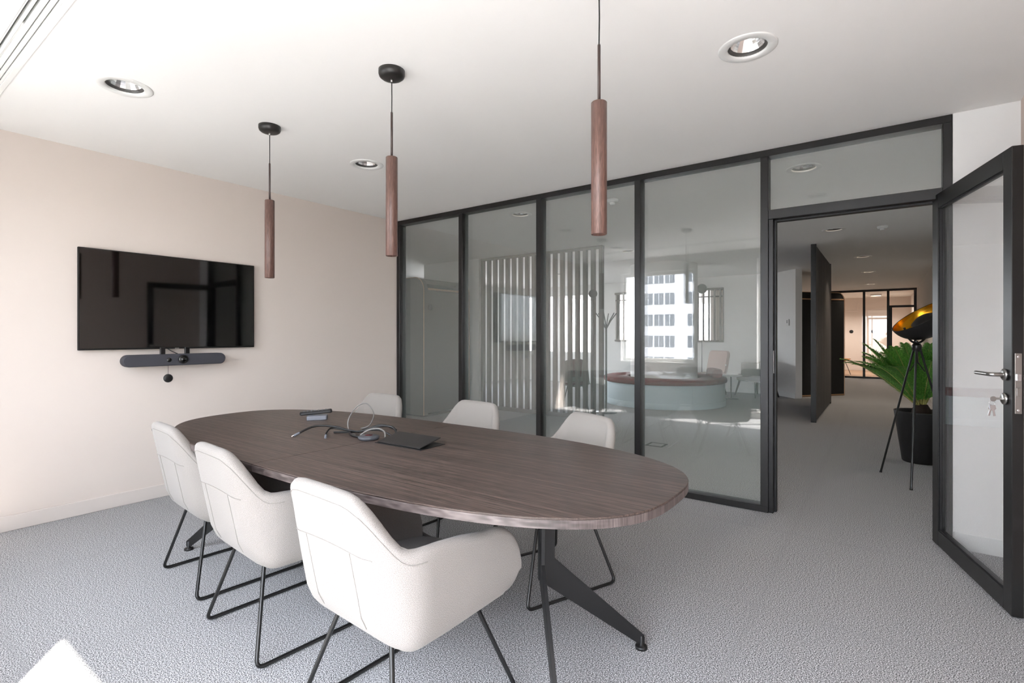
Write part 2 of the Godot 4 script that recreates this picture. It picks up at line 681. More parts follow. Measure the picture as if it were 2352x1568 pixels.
func build_door() -> void:
	# leaf swung into the room: its own x runs from the hinge to the free edge
	var o := struct("door_1", "black framed glass door standing open")
	o.position = Vector3(0.238, 0.0, -4.0)
	o.rotation.y = -atan2(0.970, 0.242)
	var L := 0.905
	var H := 2.085
	# +z of the leaf faces the television wall side after the turn, so the visible face is at z = 0 and the thickness goes to the other side
	var t0 := -0.042
	slab(o, "hinge_stile", Vector3(0, 0.006, t0), Vector3(0.085, H, 0), M.frame_black, 0.002)
	slab(o, "lock_stile", Vector3(L - 0.075, 0.006, t0), Vector3(L, H, 0), M.frame_black, 0.002)
	slab(o, "top_rail", Vector3(0.085, H - 0.085, t0), Vector3(L - 0.075, H, 0), M.frame_black, 0.002)
	slab(o, "bottom_rail", Vector3(0.085, 0.006, t0), Vector3(L - 0.075, 0.095, 0), M.frame_black, 0.002)
	slab(o, "pane", Vector3(0.080, 0.090, -0.026), Vector3(L - 0.070, H - 0.080, -0.018), M.window_glass)
	for r in [[0.085, 0.095, L - 0.075, 0.103], [0.085, H - 0.093, L - 0.075, H - 0.085], [0.085, 0.103, 0.093, H - 0.093], [L - 0.083, 0.103, L - 0.075, H - 0.093]]:
		slab(o, "glazing_bead", Vector3(r[0], r[1], -0.018), Vector3(r[2], r[3], -0.006), M.gasket, 0.001)
	var hl := Node3D.new()
	hl.name = "handle"
	o.add_child(hl, true)
	for side in [1.0, -1.0]:
		var zf: float = 0.0 if side > 0 else t0
		var q := Basis(Vector3.RIGHT, PI / 2 * side)
		part(hl, "rose", lathe([Vector2(0, 0.012), Vector2(0.021, 0.012), Vector2(0.026, 0.009), Vector2(0.026, 0.0), Vector2(0, 0)], 28), M.steel, Vector3(L - 0.052, 1.071, zf), q)
		var pts := bent([Vector3(L - 0.052, 1.071, zf), Vector3(L - 0.052, 1.071, zf + side * 0.055), Vector3(L - 0.052 - 0.135, 1.071, zf + side * 0.055)], 0.018)
		part(hl, "lever", tube(pts, 0.0095, 12), M.steel)
		part(hl, "cylinder_rose", lathe([Vector2(0, 0.012), Vector2(0.021, 0.012), Vector2(0.026, 0.009), Vector2(0.026, 0.0), Vector2(0, 0)], 28), M.steel, Vector3(L - 0.052, 0.962, zf), q)
	var lp := slab(o, "lock_plate", Vector3(L - 0.0005, 0.903, -0.034), Vector3(L + 0.0025, 1.169, -0.010), M.steel, 0.001)
	slab(lp, "latch", Vector3(0.0, 0.012, -0.007), Vector3(0.009, 0.042, 0.007), M.chrome, 0.001)
	slab(lp, "bolt", Vector3(0.0, -0.055, -0.006), Vector3(0.003, -0.020, 0.006), M.steel, 0.001)
	for yy in [-0.118, 0.118]:
		part(lp, "screw", lathe([Vector2(0, 0.001), Vector2(0.004, 0.001), Vector2(0.005, 0)], 12), M.chrome, Vector3(0.0013, yy, 0), Basis(Vector3.FORWARD, PI / 2))
	for yy in [0.25, 1.04, 1.83]:
		part(o, "hinge", lathe([Vector2(0, 0.05), Vector2(0.006, 0.05), Vector2(0.006, -0.05), Vector2(0, -0.05)], 16), M.frame_black, Vector3(-0.004, yy, -0.02))
	# the bunch of keys hanging in the lock
	var k := thing("key_bunch", "small bunch of keys hanging in the lock of the open glass door", "keys", Vector3(0.238, 0.962, -4.0) + Basis(Vector3.UP, o.rotation.y) * Vector3(L - 0.052, 0, 0.012), o.rotation.y)
	part(k, "key", box_mesh(Vector3(0.0025, 0.009, 0.022), 0.0005), M.steel, Vector3(0, 0, 0.011))
	part(k, "key", prism(rounded_rect(0.022, 0.024, 0.010), 0.0025, 0.0005), M.steel, Vector3(-0.001, -0.002, 0.032), Basis(Vector3.UP, PI / 2))
	var ring := []
	for i in 16:
		ring.append(Vector3(0.0, -0.022 + 0.011 * sin(TAU * i / 16), 0.036 + 0.011 * cos(TAU * i / 16)))
	part(k, "key_ring", tube(ring, 0.0009, 6, true), M.chrome)
	for a in [-0.22, 0.16]:
		part(k, "key", prism(PackedVector2Array([Vector2(-0.010, 0.0), Vector2(0.010, 0.0), Vector2(0.011, -0.018), Vector2(0.004, -0.024), Vector2(0.004, -0.050), Vector2(-0.004, -0.050), Vector2(-0.004, -0.024), Vector2(-0.011, -0.018)]), 0.002, 0.0004), M.chrome, Vector3(a * 0.01, -0.030, 0.036), Basis(Vector3.UP, PI / 2) * Basis(Vector3.BACK, a))


# ---------------------------------------------------------------- table

func table_outline(n: int) -> PackedVector2Array:
	var p := PackedVector2Array()
	for i in n:
		var t := TAU * i / n
		var r := 1.0 / pow(pow(absf(cos(t)), 2.79) + pow(absf(sin(t)), 2.79), 1.0 / 2.79)
		r *= 1.0 - 0.0072 + 0.0038 * cos(t) + 0.0116 * cos(2 * t) + 0.0051 * sin(2 * t) * 0.0 + 0.0001 * sin(t) - 0.0
		r += (0.0051 * sin(2 * t) - 0.0175 * cos(3 * t) * 0.6 - 0.0106 * sin(3 * t) * 0.6)
		p.append(Vector2(1.446 * r * cos(t), 0.581 * r * sin(t)))
	return p


func build_table() -> void:
	var o := thing("conference_table", "large oval dark oak conference table on black splayed legs", "table", Vector3(-1.978, 0, -1.603), 0.02)
	var out := table_outline(120)
	var halves := []
	for s in [-1.0, 1.0]:
		# the joint of the two top boards runs a little askew
		var cut := PackedVector2Array([Vector2(-0.022 - 0.065 * -1.0 + s * 0.0008, -1.0), Vector2(-0.022 - 0.065 * 1.0 + s * 0.0008, 1.0), Vector2(s * 3.0, 1.0), Vector2(s * 3.0, -1.0)])
		halves.append(Geometry2D.intersect_polygons(out, cut)[0])
	for h in halves:
		var flip := PackedVector2Array()
		for v in h:
			flip.append(Vector2(v.x, -v.y))
		var top := part(o, "tabletop", prism(flip, 0.006, 0.0015), M.table_oak, Vector3(0, TABLE_Y - 0.006, 0), lying())
		top.set_meta("label", "dark oak veneer board of the tabletop")
		part(o, "edge_band", prism(flip, 0.026, 0.001), M.edge_oak, Vector3(0, TABLE_Y - 0.0322, 0), lying())
	# the two pedestals: each is a pair of folded steel blades on pads
	for e in [-1.0, 1.0]:
		var cx := 0.934 if e > 0.0 else -1.033
		var cz := 0.0 if e > 0.0 else -0.045
		slab(o, "mounting_plate", Vector3(cx - 0.10, TABLE_Y - 0.0385, -0.25), Vector3(cx + 0.10, TABLE_Y - 0.0325, 0.25), M.powder_black, 0.001)
		for s in [-1.0, 1.0]:
			var foot := Vector3(cx + 0.267 * e, 0, cz + 0.326 * s)
			var dir := Vector3(foot.x - cx, 0, foot.z - cz)
			var reach := dir.length()
			dir = dir.normalized()
			var poly := PackedVector2Array([Vector2(-0.012, TABLE_Y - 0.038), Vector2(0.052, TABLE_Y - 0.038), Vector2(0.052, 0.405), Vector2(reach + 0.012, 0.052), Vector2(reach + 0.012, 0.022), Vector2(reach - 0.014, 0.022), Vector2(-0.012, 0.33)])
			var b := Basis(dir, Vector3.UP, dir.cross(Vector3.UP))
			part(o, "leg", prism(poly, 0.014, 0.001), M.powder_black, Vector3(cx, 0, cz) - b.z * 0.007, b)
			part(o, "foot", lathe([Vector2(0, 0.05), Vector2(0.009, 0.05), Vector2(0.009, 0.014), Vector2(0.020, 0.013), Vector2(0.024, 0.009), Vector2(0.024, 0.0), Vector2(0, 0)], 20), M.powder_black, foot)


# ---------------------------------------------------------------- chairs

const CHAIR_TOP := [[0.0, 0.815], [0.12, 0.814], [0.155, 0.808], [0.182, 0.793], [0.205, 0.765], [0.228, 0.728], [0.250, 0.690], [0.268, 0.665], [0.285, 0.652], [0.305, 0.648], [0.34, 0.648], [0.40, 0.645], [0.50, 0.635], [0.60, 0.617], [0.771, 0.615]]


func chair_top(l: float) -> float:
	var a := absf(l)
	if a > 0.62:
		return 0.44 + 0.177 * pow(maxf(0.0, 1.0 - pow((a - 0.62) / 0.1512, 2.3)), 0.43)
	for i in CHAIR_TOP.size() - 1:
		if a <= CHAIR_TOP[i + 1][0]:
			var k: float = (a - CHAIR_TOP[i][0]) / (CHAIR_TOP[i + 1][0] - CHAIR_TOP[i][0])
			return lerpf(CHAIR_TOP[i][1], CHAIR_TOP[i + 1][1], k)
	return CHAIR_TOP[CHAIR_TOP.size() - 1][1]


# plan of the tub: place and outward direction at a length l from the middle of the back
func chair_plan(l: float) -> Array:
	var a := absf(l)
	var s := 1.0 if l >= 0.0 else -1.0
	var w := 0.280
	var r := 0.13
	var flat := w - r
	var arc := r * PI / 2
	if a < flat:
		return [Vector2(s * a, 0.02), Vector2(0, 1)]
	if a < flat + arc:
		var t := (a - flat) / r
		return [Vector2(s * (flat + r * sin(t)), 0.02 - r + r * cos(t)), Vector2(s * sin(t), cos(t))]
	return [Vector2(s * w, 0.02 - r - (a - flat - arc)), Vector2(s, 0)]


func chair_outer(l: float, y: float, inset: float) -> Vector3:
	var q := chair_plan(l)
	var p: Vector2 = q[0]
	var n: Vector2 = q[1]
	var back := n.y * n.y
	var lean := 0.0
	if y < 0.44:
		lean = lerpf(-0.055, -0.012, clampf((y - 0.35) / 0.09, 0, 1))
	else:
		lean = lerpf(-0.012, 0.062, (y - 0.44) / 0.37)
	var narrow := clampf((y - 0.64) / 0.17, 0, 1)
	var x := p.x * (1.0 - 0.03 * narrow) - n.x * inset
	var low := clampf((0.52 - y) / 0.17, 0, 1)
	x *= 1.0 - 0.06 * low * low
	return Vector3(x, y, p.y + back * lean - n.y * inset)


func chair_shell() -> ArrayMesh:
	var rows := []
	var n := 96
	var ring_in := []
	for i in n + 1:
		var l := lerpf(-0.771, 0.771, float(i) / n)
		# closer rows at the rounded arm ends
		var f := float(i) / n * 2.0 - 1.0
		l = 0.771 * sin(f * PI / 2)
		var a := absf(l)
		var top := chair_top(l)
		var bot := 0.345 + 0.012 * clampf((a - 0.45) / 0.25, 0, 1)
		if a > 0.70:
			bot = 0.44 - 0.078 * pow(maxf(0.0, 1.0 - pow((a - 0.70) / 0.0712, 2.2)), 0.45)
		var hgt := top - bot
		var th := minf(0.046, hgt * 0.5)
		var row := []
		row.append(chair_outer(l, bot, 0.13))
		row.append(chair_outer(l, bot, 0.045))
		row.append(chair_outer(l, bot + 0.006, 0.024))
		row.append(chair_outer(l, bot + minf(0.02, hgt * 0.2), 0.009))
		row.append(chair_outer(l, bot + minf(0.045, hgt * 0.4), 0.0))
		var y0 := bot + minf(0.045, hgt * 0.4)
		var y1 := top - th * 0.5
		for k in range(1, 8):
			row.append(chair_outer(l, lerpf(y0, y1, k / 7.0), 0.0))
		for k in range(1, 6):
			var t := PI * k / 6.0
			row.append(chair_outer(l, y1 + th * 0.5 * sin(t), th * 0.5 * (1.0 - cos(t))))
		var yb := minf(y1, maxf(0.43, bot + 0.02))
		for k in 6:
			row.append(chair_outer(l, lerpf(y1, yb, k / 5.0), th))
		row.append(chair_outer(l, bot + 0.01, minf(0.10, th * 2.0)))
		rows.append(row)
	var st := start()
	for i in rows.size() - 1:
		for k in rows[i].size() - 1:
			quad(st, rows[i][k], rows[i][k + 1], rows[i + 1][k + 1], rows[i + 1][k])
	# ends of the arms
	for e in [0, rows.size() - 1]:
		var c := Vector3.ZERO
		for v in rows[e]:
			c += v
		c /= rows[e].size()
		for k in rows[e].size() - 1:
			if e == 0:
				tri(st, c, rows[e][k + 1], rows[e][k])
			else:
				tri(st, c, rows[e][k], rows[e][k + 1])
	# underside
	var mid := Vector3(0, 0.345, -0.26)
	for i in rows.size() - 1:
		tri(st, mid, rows[i][0], rows[i + 1][0])
	tri(st, mid, rows[rows.size() - 1][0], rows[0][0])
	return done(st)


func seat_cushion() -> ArrayMesh:
	var rows := []
	var prof := [[0.0, 0.478], [0.5, 0.476], [0.85, 0.468], [0.95, 0.458], [1.0, 0.440], [1.0, 0.400], [0.96, 0.375], [0.0, 0.365]]
	for p in prof:
		var row := []
		for i in 48:
			var t := TAU * i / 48
			var r := 1.0 / pow(pow(absf(cos(t)), 4.0) + pow(absf(sin(t)), 4.0), 0.25)
			row.append(Vector3(p[0] * 0.222 * r * cos(t), p[1], -0.270 + p[0] * 0.245 * r * sin(t)))
		rows.append(row)
	return grid(rows, true)


func make_chair(label: String, at: Vector3, turn_deg: float) -> Node3D:
	var o := thing("tub_chair", label, "chair", at, -deg_to_rad(turn_deg), "beige tub chairs at the conference table")
	part(o, "shell", chair_shell(), M.chair_cloth)
	part(o, "seat", seat_cushion(), M.chair_cloth)
	var run := func(l0: float, l1: float, yf: Callable, n: int) -> Array:
		var pts := []
		for i in n + 1:
			var l := lerpf(l0, l1, float(i) / n)
			pts.append(chair_outer(l, yf.call(l), -0.0008))
		return pts
	part(o, "seam", tube(run.call(-0.34, 0.34, func(l): return chair_top(l) - 0.035, 40), 0.0013, 5), M.seam_thread)
	part(o, "seam", tube(run.call(-0.20, 0.20, func(l): return 0.645 - 0.25 * l * l, 24), 0.0014, 5), M.seam_thread)
	for s in [-1.0, 1.0]:
		var pts := []
		for i in 13:
			pts.append(chair_outer(s * 0.115, lerpf(0.640, 0.40, i / 12.0), -0.0008))
		part(o, "seam", tube(pts, 0.0011, 5), M.seam_thread)
	for s in [-1.0, 1.0]:
		var leg := bent([Vector3(s * 0.13, 0.362, -0.085), Vector3(s * 0.252, 0.0085, 0.0), Vector3(s * 0.252, 0.0085, -0.53), Vector3(s * 0.15, 0.366, -0.40)], 0.035, 6)
		part(o, "sled_leg", tube(leg, 0.0078, 10), M.rod_black)
	part(o, "cross_bar", tube([Vector3(-0.13, 0.338, -0.085), Vector3(0.13, 0.338, -0.085)], 0.0075, 8), M.rod_black)
	part(o, "cross_bar", tube([Vector3(-0.15, 0.338, -0.40), Vector3(0.15, 0.338, -0.40)], 0.0075, 8), M.rod_black)
	var tag := box(o, "tag", Vector3(0.268, 0.45, -0.524), Vector3(0.002, 0.03, 0.014), M.white_plastic, 0.0003)
	tag.set_meta("label", "tiny white maker's tag")
	return o


func build_chairs() -> void:
	var first := make_chair("beige tub chair nearest the window, its curved back and arm facing the camera", Vector3(-1.32, 0, -0.94), 3.0)
	for c in [
		["beige tub chair on the window side, second from the television wall", -2.1355, -0.993, 4.6],
		["beige tub chair on the window side, closest to the television wall", -2.8475, -1.080, 5.0],
		["beige tub chair on the glass side, closest to the television wall", -3.0, -2.45, 178.0],
		["beige tub chair on the glass side, between its two neighbours", -2.17, -2.53, 184.0],
		["beige tub chair on the glass side, closest to the doorway and turned askew", -1.326, -2.483, 202.7]]:
		var o: Node3D = first.duplicate()
		o.name = numbered("tub_chair")
		add_child(o)
		o.position = Vector3(c[1], 0, c[2])
		o.rotation.y = -deg_to_rad(c[3])
		o.set_meta("label", c[0])


# ---------------------------------------------------------------- television and camera bar

func build_tv() -> void:
	var x := WALL_X + 0.05
	var o := thing("television", "large black flat television mounted on the taupe wall", "television", Vector3(WALL_X, 1.5, -1.684))
	slab(o, "back_case", Vector3(0.012, -0.30, -0.50), Vector3(0.036, 0.30, 0.50), M.bezel_black, 0.004)
	slab(o, "wall_mount", Vector3(0.0, -0.15, -0.22), Vector3(0.012, 0.15, 0.22), M.bezel_black, 0.002)
	slab(o, "bezel", Vector3(0.030, -0.357, -0.607), Vector3(0.049, 0.357, 0.607), M.bezel_black, 0.003)
	slab(o, "screen", Vector3(0.0485, -0.345, -0.599), Vector3(0.0505, 0.350, 0.599), M.screen_black, 0.0005)
	slab(o, "logo_badge", Vector3(0.049, -0.358, -0.014), Vector3(0.0525, -0.350, 0.014), M.steel, 0.0005)
	# the conference bar under it
	var bz := -1.665
	var b := thing("conference_bar", "dark grey rounded video conference bar with round lens below the television", "camera bar", Vector3(WALL_X, 1.06, bz))
	var face := Basis(Vector3(0, 0, -1), Vector3.UP, Vector3(1, 0, 0))   # built in x and y, pushed out from the wall
	part(b, "body", prism(rounded_rect(0.705, 0.088, 0.0435, 10), 0.07, 0.006), M.speaker_cloth, Vector3(0.05, 0, 0), face)
	part(b, "lens_ring", lathe([Vector2(0.0, 0.012), Vector2(0.030, 0.012), Vector2(0.034, 0.008), Vector2(0.034, 0.0), Vector2(0, 0)], 32), M.bezel_black, Vector3(0.12, 0.002, -0.035), Basis(Vector3.FORWARD, PI / 2))
	var ln := part(b, "lens", lathe([Vector2(0, 0.014), Vector2(0.012, 0.012), Vector2(0.020, 0.006), Vector2(0.023, 0.0)], 24), M.lens_glass, Vector3(0.131, 0.002, -0.035), Basis(Vector3.FORWARD, PI / 2))
	ln.set_meta("label", "glossy black lens")
	part(b, "sensor", lathe([Vector2(0, 0.004), Vector2(0.014, 0.004), Vector2(0.017, 0.0)], 20), M.bezel_black, Vector3(0.12, 0.0, 0.060), Basis(Vector3.FORWARD, PI / 2))
	for zz in [-0.085, 0.085]:
		slab(b, "bracket", Vector3(0.052, 0.040, zz - 0.016), Vector3(0.075, 0.094, zz + 0.016), M.bezel_black, 0.002)
	var cb := [Vector3(0.06, 0.045, -0.02), Vector3(0.085, 0.05, 0.0), Vector3(0.08, 0.066, 0.03), Vector3(0.06, 0.085, 0.05)]
	part(b, "cable", tube(smooth_curve(cb), 0.003, 6), M.cable_black)
	var c := thing("lens_cover", "round dark lens cover hanging on a cord below the conference bar", "lens cover", Vector3(WALL_X + 0.10, 0.92, -1.605))
	part(c, "disc", lathe([Vector2(0, 0.006), Vector2(0.029, 0.006), Vector2(0.032, 0.003), Vector2(0.032, -0.003), Vector2(0.029, -0.006), Vector2(0, -0.006)], 32), M.dark_plastic, Vector3.ZERO, Basis(Vector3.FORWARD, PI / 2))
	part(c, "cord", tube([Vector3(0.0, 0.031, 0), Vector3(0.002, 0.10, 0.0), Vector3(0.014, 0.135, 0.0)], 0.0012, 6), M.cable_black)


# ---------------------------------------------------------------- lamps in the room

func build_pendants() -> void:
	var spots := [
		[-3.094, -1.683, 2.316, 2.0885, 1.6055, "slim walnut cylinder pendant lamp hanging nearest the television"],
		[-1.958, -1.683, 2.343, 2.124, 1.638, "slim walnut cylinder pendant lamp hanging over the middle of the table"],
		[-0.835, -1.683, 2.300, 2.093, 1.614, "slim walnut cylinder pendant lamp hanging nearest the doorway end of the table"]]
	for s in spots:
		var o := thing("pendant_lamp", s[5], "pendant lamp", Vector3(s[0], CEIL, s[1]), 0.0, "walnut pendant lamps over the table")
		part(o, "canopy", lathe([Vector2(0, 0), Vector2(0.064, 0), Vector2(0.064, -0.018), Vector2(0.060, -0.030), Vector2(0.050, -0.038), Vector2(0.030, -0.042), Vector2(0, -0.042)], 40), M.canopy_black)
		var y2: float = s[2] - CEIL
		var y3: float = s[3] - CEIL
		var y4: float = s[4] - CEIL
		part(o, "cord_grip", lathe([Vector2(0, -0.040), Vector2(0.006, -0.040), Vector2(0.005, -0.056), Vector2(0, -0.056)], 14), M.steel)
		part(o, "cord", tube([Vector3(0, -0.05, 0), Vector3(0.002, (y2 - 0.05) * 0.5, 0.001), Vector3(0, y2, 0)], 0.0026, 8), M.cable_black)
		part(o, "rod", lathe([Vector2(0, y2 + 0.004), Vector2(0.004, y2 + 0.004), Vector2(0.0055, y2), Vector2(0.0055, y3), Vector2(0, y3)], 14), M.bronze_rod)
		var r := 0.0285
		part(o, "shade", lathe([Vector2(0.005, y3), Vector2(r - 0.002, y3), Vector2(r, y3 - 0.002), Vector2(r, y4 + 0.001), Vector2(r - 0.001, y4), Vector2(r - 0.004, y4), Vector2(r - 0.004, y4 + 0.05)], 36), M.walnut)
		part(o, "diffuser", lathe([Vector2(0, y4 + 0.012), Vector2(r - 0.004, y4 + 0.012)], 28), M.white_plastic)


func downlight(at: Vector3, label: String, group: String, lit: float) -> Node3D:
	var o := thing("recessed_downlight", label, "downlight", at, 0.0, group)
	part(o, "trim_ring", lathe([Vector2(0.083, 0.010), Vector2(0.083, -0.002), Vector2(0.087, -0.006), Vector2(0.118, -0.005), Vector2(0.124, -0.002), Vector2(0.124, 0.0)], 48), M.white_plastic)
	part(o, "baffle", lathe([Vector2(0.083, 0.004), Vector2(0.082, 0.012), Vector2(0.070, 0.018)], 40), M.satin_grey)
	var prof := []
	for k in 6:
		var t := k / 5.0
		prof.append(Vector2(0.071 * sqrt(1.0 - 0.80 * t), 0.016 + 0.060 * t))
	part(o, "reflector", lathe(prof, 18, false), M.reflector)
	var bulb := part(o, "bulb", lathe([Vector2(0.034, 0.078), Vector2(0.030, 0.068), Vector2(0.016, 0.062), Vector2(0, 0.060)], 20), M.lamp_glow if lit > 0.0 else M.white_plastic)
	bulb.set_meta("label", "round lamp inside the reflector")
	if lit > 0.0:
		var s := SpotLight3D.new()
		s.name = "downlight_beam"
		s.light_color = Color(1.0, 0.93, 0.84)
		s.light_energy = lit
		s.light_size = 0.05
		s.spot_angle = 55.0
		s.spot_angle_attenuation = 0.8
		s.spot_range = 12.0
		s.shadow_enabled = true
		s.rotation.x = -PI / 2
		s.position.y = 0.05
		o.add_child(s)
	return o


func build_ceiling_fittings() -> void:
	var names := [
		"white rimmed recessed downlight over the window side near the television wall",
		"white rimmed recessed downlight beside the middle pendant lamp",
		"large white rimmed recessed downlight in the ceiling before the door",
		"recessed downlight in the hall ceiling just behind the glass over the door",
		"recessed downlight in the hall ceiling just behind the second glass pane",
		"recessed downlight in the hall ceiling nearest behind the open doorway",
		"recessed downlight in the hall ceiling beside the black slatted panel",
		"recessed downlight in the corridor ceiling, third beyond the doorway",
		"recessed downlight in the corridor ceiling closest to the far glass wall",
		"recessed downlight in the hall ceiling before the round bench",
		"recessed downlight in the hall ceiling behind the batten screen"]
	for i in DOWNLIGHTS.size():
		var d: Array = DOWNLIGHTS[i]
		downlight(Vector3(d[0], CEIL, d[1]), names[i], "downlights in the meeting room" if i < 3 else "downlights in the hall", 0.0 if i < 3 else (0.3 if d[1] < -10.0 else 0.1))
	# long air slots by the windows
	var o := thing("slot_diffuser", "long white ceiling air diffuser with thin dark slots by the window", "air vent", Vector3(-2.05, CEIL, -0.535))
	slab(o, "duct", Vector3(-2.45, 0.085, -0.045), Vector3(2.45, 0.095, 0.045), M.gasket)
	for q in [[-0.045, -0.034], [-0.030, -0.013], [-0.009, 0.010], [0.018, 0.0295], [0.0385, 0.045]]:
		slab(o, "blade", Vector3(-2.45, -0.003, q[0]), Vector3(2.45, 0.02, q[1]), M.white_lacquer, 0.001)
	slab(o, "slot_cover", Vector3(-2.45, 0.004, 0.010), Vector3(-0.86, 0.012, 0.018), M.white_lacquer, 0.0005)
	slab(o, "flange", Vector3(-2.47, -0.005, -0.068), Vector3(2.47, 0.0, -0.045), M.white_lacquer, 0.001)
	slab(o, "flange", Vector3(-2.47, -0.005, 0.045), Vector3(2.47, 0.0, 0.075), M.white_lacquer, 0.001)
	for d in [[-0.012, -7.535, "white smoke detector on the hall ceiling beyond the doorway"], [-2.105, -4.531, "white smoke detector on the ceiling just behind the glass partition"]]:
		var s := thing("smoke_detector", d[2], "smoke detector", Vector3(d[0], CEIL, d[1]), 0.0, "smoke detectors")
		part(s, "base", lathe([Vector2(0, 0), Vector2(0.055, 0), Vector2(0.055, -0.012), Vector2(0.048, -0.028), Vector2(0, -0.028)], 32), M.white_plastic)
		part(s, "sensor_cap", lathe([Vector2(0, -0.028), Vector2(0.026, -0.028), Vector2(0.026, -0.042), Vector2(0.020, -0.050), Vector2(0, -0.050)], 24), M.white_plastic)


# ---------------------------------------------------------------- things on the table

func build_table_things() -> void:
	var y := TABLE_Y
	# hatch of the cable box: frame let into the top and a lid ajar
	var h := thing("cable_hatch", "black cable hatch with its lid ajar in the tabletop", "cable hatch", Vector3(-1.80, y, -1.655), 0.03)
	slab(h, "well", Vector3(-0.145, 0.0, -0.075), Vector3(0.145, 0.0015, 0.075), M.gasket, 0.0003)
	for q in [[-0.15, -0.08, 0.15, -0.074], [-0.15, 0.074, 0.15, 0.08], [-0.15, -0.074, -0.144, 0.074], [0.144, -0.074, 0.15, 0.074]]:
		slab(h, "rim", Vector3(q[0], 0.0, q[1]), Vector3(q[2], 0.0025, q[3]), M.powder_black, 0.0005)
	box(h, "lid", Vector3(0, 0.019, 0.004), Vector3(0.275, 0.004, 0.140), M.powder_black, 0.0008, Basis(Vector3.RIGHT, deg_to_rad(11)))
	# remote control on a grey box
	var g := thing("adapter_box", "small flat grey plastic box under the remote control", "box", Vector3(-2.765, y, -1.80), 0.9)
	part(g, "case", prism(rounded_rect(0.115, 0.075, 0.008), 0.026, 0.003), M.grey_plastic, Vector3.ZERO, lying())
	box(g, "port_strip", Vector3(0.0577, 0.013, 0), Vector3(0.001, 0.010, 0.045), M.dark_plastic, 0.0003)
	var r := thing("remote_control", "black remote control lying on a small grey box", "remote control", Vector3(-2.80, y + 0.0275, -1.815), 0.98)
	part(r, "body", prism(rounded_rect(0.185, 0.046, 0.012), 0.020, 0.004), M.dark_plastic, Vector3(0, 0.002, 0), Basis(Vector3.BACK, 0.06) * lying())
	for i in 7:
		for k in 3:
			box(r, "button", Vector3(-0.070 + i * 0.021, 0.0232 + (-0.070 + i * 0.021) * 0.06, -0.012 + k * 0.012), Vector3(0.009, 0.0024, 0.007), M.grey_plastic, 0.0006, Basis(Vector3.BACK, 0.06))
	# microphone puck
	var p := thing("microphone_puck", "flat round grey microphone puck before the cable hatch", "microphone", Vector3(-2.035, y, -1.605))
	part(p, "body", lathe([Vector2(0, 0.021), Vector2(0.040, 0.020), Vector2(0.050, 0.015), Vector2(0.051, 0.009), Vector2(0.045, 0.002), Vector2(0.042, 0.0), Vector2(0, 0)], 40), M.puck_grey)
	var dot := part(p, "mute_button", lathe([Vector2(0, 0.0228), Vector2(0.018, 0.0222), Vector2(0.019, 0.020)], 24), M.dark_red)
	dot.set_meta("label", "dull red button on top")
	# cables
	var cables := [
		["black cable arching over the tabletop with a silver plug", "cable_black", 0.0055, [[-1.99, 0.030, -1.74], [-2.10, 0.045, -1.735], [-2.20, 0.012, -1.66], [-2.30, 0.035, -1.60], [-2.36, 0.042, -1.52], [-2.385, 0.012, -1.44]]],
		["thin grey cable standing up in a round loop", "cable_grey", 0.0032, [[-2.16, 0.006, -1.62], [-2.255, 0.008, -1.655], [-2.285, 0.06, -1.67], [-2.245, 0.130, -1.69], [-2.190, 0.150, -1.715], [-2.165, 0.095, -1.74], [-2.215, 0.03, -1.752], [-2.27, 0.008, -1.74]]],
		["short black cable with a silver tip lying beside the long one", "cable_black", 0.0046, [[-2.17, 0.014, -1.655], [-2.25, 0.022, -1.62], [-2.30, 0.030, -1.58], [-2.27, 0.018, -1.53], [-2.240, 0.005, -1.505]]],
		["grey cable curving over the microphone puck into the hatch", "cable_grey", 0.0042, [[-2.125, 0.008, -1.625], [-2.09, 0.032, -1.645], [-2.04, 0.044, -1.665], [-1.985, 0.034, -1.66], [-1.955, 0.012, -1.640]]],
		["black cable bowed from the hatch over to the bundle", "cable_black", 0.0058, [[-1.965, 0.012, -1.725], [-2.02, 0.042, -1.74], [-2.10, 0.040, -1.715], [-2.16, 0.016, -1.68], [-2.215, 0.012, -1.635], [-2.16, 0.007, -1.60], [-2.09, 0.006, -1.598]]],
		["second black cable lying low between the plug and the hatch", "cable_black", 0.0050, [[-1.98, 0.010, -1.70], [-2.06, 0.030, -1.69], [-2.15, 0.020, -1.66], [-2.24, 0.008, -1.64], [-2.31, 0.005, -1.60]]]]
	for c in cables:
		var o := thing("table_cable", c[0], "cable", Vector3(c[3][0][0], y, c[3][0][2]), 0.0, "cables on the conference table")
		var pts := []
		for q in c[3]:
			pts.append(Vector3(q[0] - c[3][0][0], q[1], q[2] - c[3][0][2]))
		var curve := smooth_curve(pts, 8)
		part(o, "cord", tube(curve, c[2], 8), M[c[1]])
		if "silver" in c[0]:
			var a: Vector3 = curve[curve.size() - 2]
			var b: Vector3 = curve[curve.size() - 1]
			var d := (b - a).normalized()
			part(o, "plug", tube([b - d * 0.012, b + d * 0.018], 0.0062, 12), M.grey_plastic)
			part(o, "plug_tip", tube([b + d * 0.018, b + d * 0.030], 0.0045, 10), M.chrome)


# ---------------------------------------------------------------- the hall behind the glass

